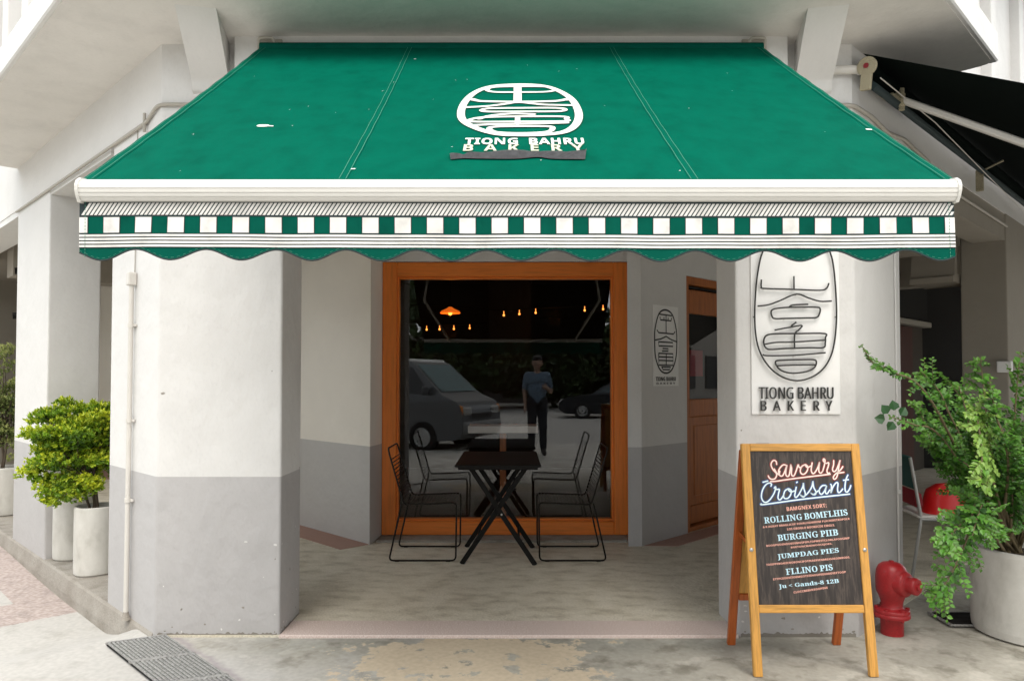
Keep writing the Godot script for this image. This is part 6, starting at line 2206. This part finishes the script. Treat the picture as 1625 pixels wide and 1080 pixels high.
func build_person():
	# stands behind the camera and faces the shop; shows only as a faint reflection in the glass
	var o := thing("person", "person in light blue shirt and dark trousers standing, reflected in the shop window", "person", P(0.46, -0.012, -0.62))
	var skin := plain(0.28, 0.17, 0.12, 0.55)
	var b := MB.new()
	# body: faces local -z
	var caps := []
	for s in [-1.0, 1.0]:
		caps += [[Vector3(s * 0.09, 0.93, 0), Vector3(s * 0.10, 0.50, -0.01), 0.085, 0.058], [Vector3(s * 0.10, 0.50, -0.01), Vector3(s * 0.11, 0.09, 0.02), 0.056, 0.036], [Vector3(s * 0.11, 0.05, 0.03), Vector3(s * 0.125, 0.035, -0.15), 0.040, 0.032]]
	caps += [[Vector3(0, 0.96, 0), Vector3(0, 1.14, 0), 0.125, 0.12], [Vector3(-0.04, 1.16, 0), Vector3(0.04, 1.16, 0), 0.12, 0.12], [Vector3(-0.07, 1.33, 0.01), Vector3(0.07, 1.33, 0.01), 0.115, 0.115], [Vector3(-0.15, 1.42, 0.01), Vector3(0.15, 1.42, 0.01), 0.06, 0.06], [Vector3(0, 1.42, 0.01), Vector3(0, 1.54, -0.01), 0.06, 0.052]]
	# left arm hangs, right arm bent and raised a little
	caps += [[Vector3(-0.185, 1.41, 0.01), Vector3(-0.225, 1.13, 0.03), 0.052, 0.043], [Vector3(-0.225, 1.13, 0.03), Vector3(-0.22, 0.89, -0.05), 0.041, 0.028]]
	caps += [[Vector3(0.185, 1.41, 0.01), Vector3(0.235, 1.14, 0.02), 0.052, 0.043], [Vector3(0.235, 1.14, 0.02), Vector3(0.16, 1.20, -0.21), 0.041, 0.028]]
	nets(caps, 0.04, 0.018, b)
	# head with nose, chin, ears
	var hd := [[Vector3(0, 1.665, 0.005), Vector3(0, 1.64, -0.01), 0.092, 0.085], [Vector3(0, 1.60, -0.03), Vector3(0, 1.575, -0.045), 0.055, 0.036], [Vector3(0, 1.655, -0.095), Vector3(0, 1.622, -0.112), 0.010, 0.014], [Vector3(-0.09, 1.65, 0.01), Vector3(-0.093, 1.62, 0.008), 0.014, 0.011], [Vector3(0.09, 1.65, 0.01), Vector3(0.093, 1.62, 0.008), 0.014, 0.011], [Vector3(0, 1.52, -0.005), Vector3(0, 1.58, -0.01), 0.05, 0.05]]
	nets(hd, 0.025, 0.009, b)
	# hands: palm, four fingers, thumb
	for s in [-1.0, 1.0]:
		var wr: Vector3 = Vector3(-0.22, 0.885, -0.05) if s < 0 else Vector3(0.158, 1.202, -0.215)
		var dv := Vector3(0.0, -1, -0.18).normalized() if s < 0 else Vector3(-0.30, 0.12, -0.94).normalized()
		var ac := Vector3(0, 0, 1) if s < 0 else Vector3(0.3, 0.95, 0.1)
		ac = (ac - dv * ac.dot(dv)).normalized()
		var pn: Vector3 = dv.cross(ac) * -s
		var h := [[wr, wr + dv * 0.085, 0.024, 0.030], [wr + dv * 0.03 + ac * 0.016, wr + dv * 0.085 + ac * 0.026, 0.018, 0.015], [wr + dv * 0.03 - ac * 0.016, wr + dv * 0.085 - ac * 0.026, 0.018, 0.015]]
		for k in 4:
			var a: Vector3 = wr + dv * 0.09 + ac * (0.030 - k * 0.020)
			var ln: float = [0.062, 0.075, 0.070, 0.052][k]
			var m: Vector3 = a + dv * ln * 0.55 + pn * 0.010
			h += [[a, m, 0.0095, 0.0085], [m, m + dv * ln * 0.42 + pn * 0.022, 0.0085, 0.007]]
		h += [[wr + dv * 0.03 + ac * 0.026, wr + dv * 0.062 + ac * 0.055 + pn * 0.012, 0.012, 0.0095], [wr + dv * 0.062 + ac * 0.055 + pn * 0.012, wr + dv * 0.092 + ac * 0.062 + pn * 0.026, 0.0095, 0.008]]
		nets(h, 0.008, 0.005, b)
	part(o, "body", b, skin)
	var sh := MB.new()
	var sc := [[Vector3(0, 0.99, 0), Vector3(0, 1.14, 0), 0.145, 0.135], [Vector3(-0.04, 1.16, 0), Vector3(0.04, 1.16, 0), 0.134, 0.134], [Vector3(-0.07, 1.33, 0.01), Vector3(0.07, 1.33, 0.01), 0.128, 0.128], [Vector3(-0.15, 1.42, 0.01), Vector3(0.15, 1.42, 0.01), 0.072, 0.072],
		[Vector3(-0.185, 1.41, 0.01), Vector3(-0.214, 1.21, 0.025), 0.066, 0.062], [Vector3(0.185, 1.41, 0.01), Vector3(0.222, 1.22, 0.018), 0.066, 0.062]]
	nets(sc, 0.04, 0.018, sh)
	part(o, "shirt", sh, plain(0.10, 0.145, 0.20, 0.8))
	var tr := MB.new()
	var tc := [[Vector3(-0.03, 0.97, 0), Vector3(0.03, 0.97, 0), 0.137, 0.137]]
	for s in [-1.0, 1.0]:
		tc += [[Vector3(s * 0.09, 0.93, 0), Vector3(s * 0.10, 0.50, -0.01), 0.100, 0.076], [Vector3(s * 0.10, 0.50, -0.01), Vector3(s * 0.11, 0.12, 0.02), 0.074, 0.062]]
	nets(tc, 0.03, 0.018, tr)
	part(o, "trousers", tr, plain(0.015, 0.017, 0.022, 0.85))
	for s in [-1.0, 1.0]:
		var sm := MB.new()
		nets([[Vector3(s * 0.11, 0.055, 0.035), Vector3(s * 0.125, 0.04, -0.15), 0.050, 0.042], [Vector3(s * 0.11, 0.02, 0.04), Vector3(s * 0.125, 0.02, -0.165), 0.03, 0.03]], 0.02, 0.012, sm)
		part(o, "shoe", sm, plain(0.03, 0.025, 0.02, 0.6))
	var hr := MB.new()
	nets([[Vector3(0, 1.70, 0.018), Vector3(0, 1.66, 0.035), 0.094, 0.092], [Vector3(-0.03, 1.735, -0.035), Vector3(0.03, 1.735, -0.035), 0.05, 0.05]], 0.02, 0.01, hr)
	part(o, "hair", hr, plain(0.012, 0.010, 0.009, 0.6))
	for s in [-1.0, 1.0]:
		var ey := MB.new()
		ey.lathe([Vector2(0.001, -0.010), Vector2(0.008, -0.006), Vector2(0.010, 0.0), Vector2(0.008, 0.006), Vector2(0.001, 0.010)], 10, at(Vector3(s * 0.033, 1.655, -0.086)))
		part(o, "eye", ey, plain(0.08, 0.06, 0.05, 0.2))
	var mo := MB.new()
	mo.box(at(Vector3(0, 1.588, -0.085)), Vector3(0.042, 0.010, 0.012), 0.003)
	part(o, "mouth", mo, plain(0.30, 0.10, 0.09, 0.5))
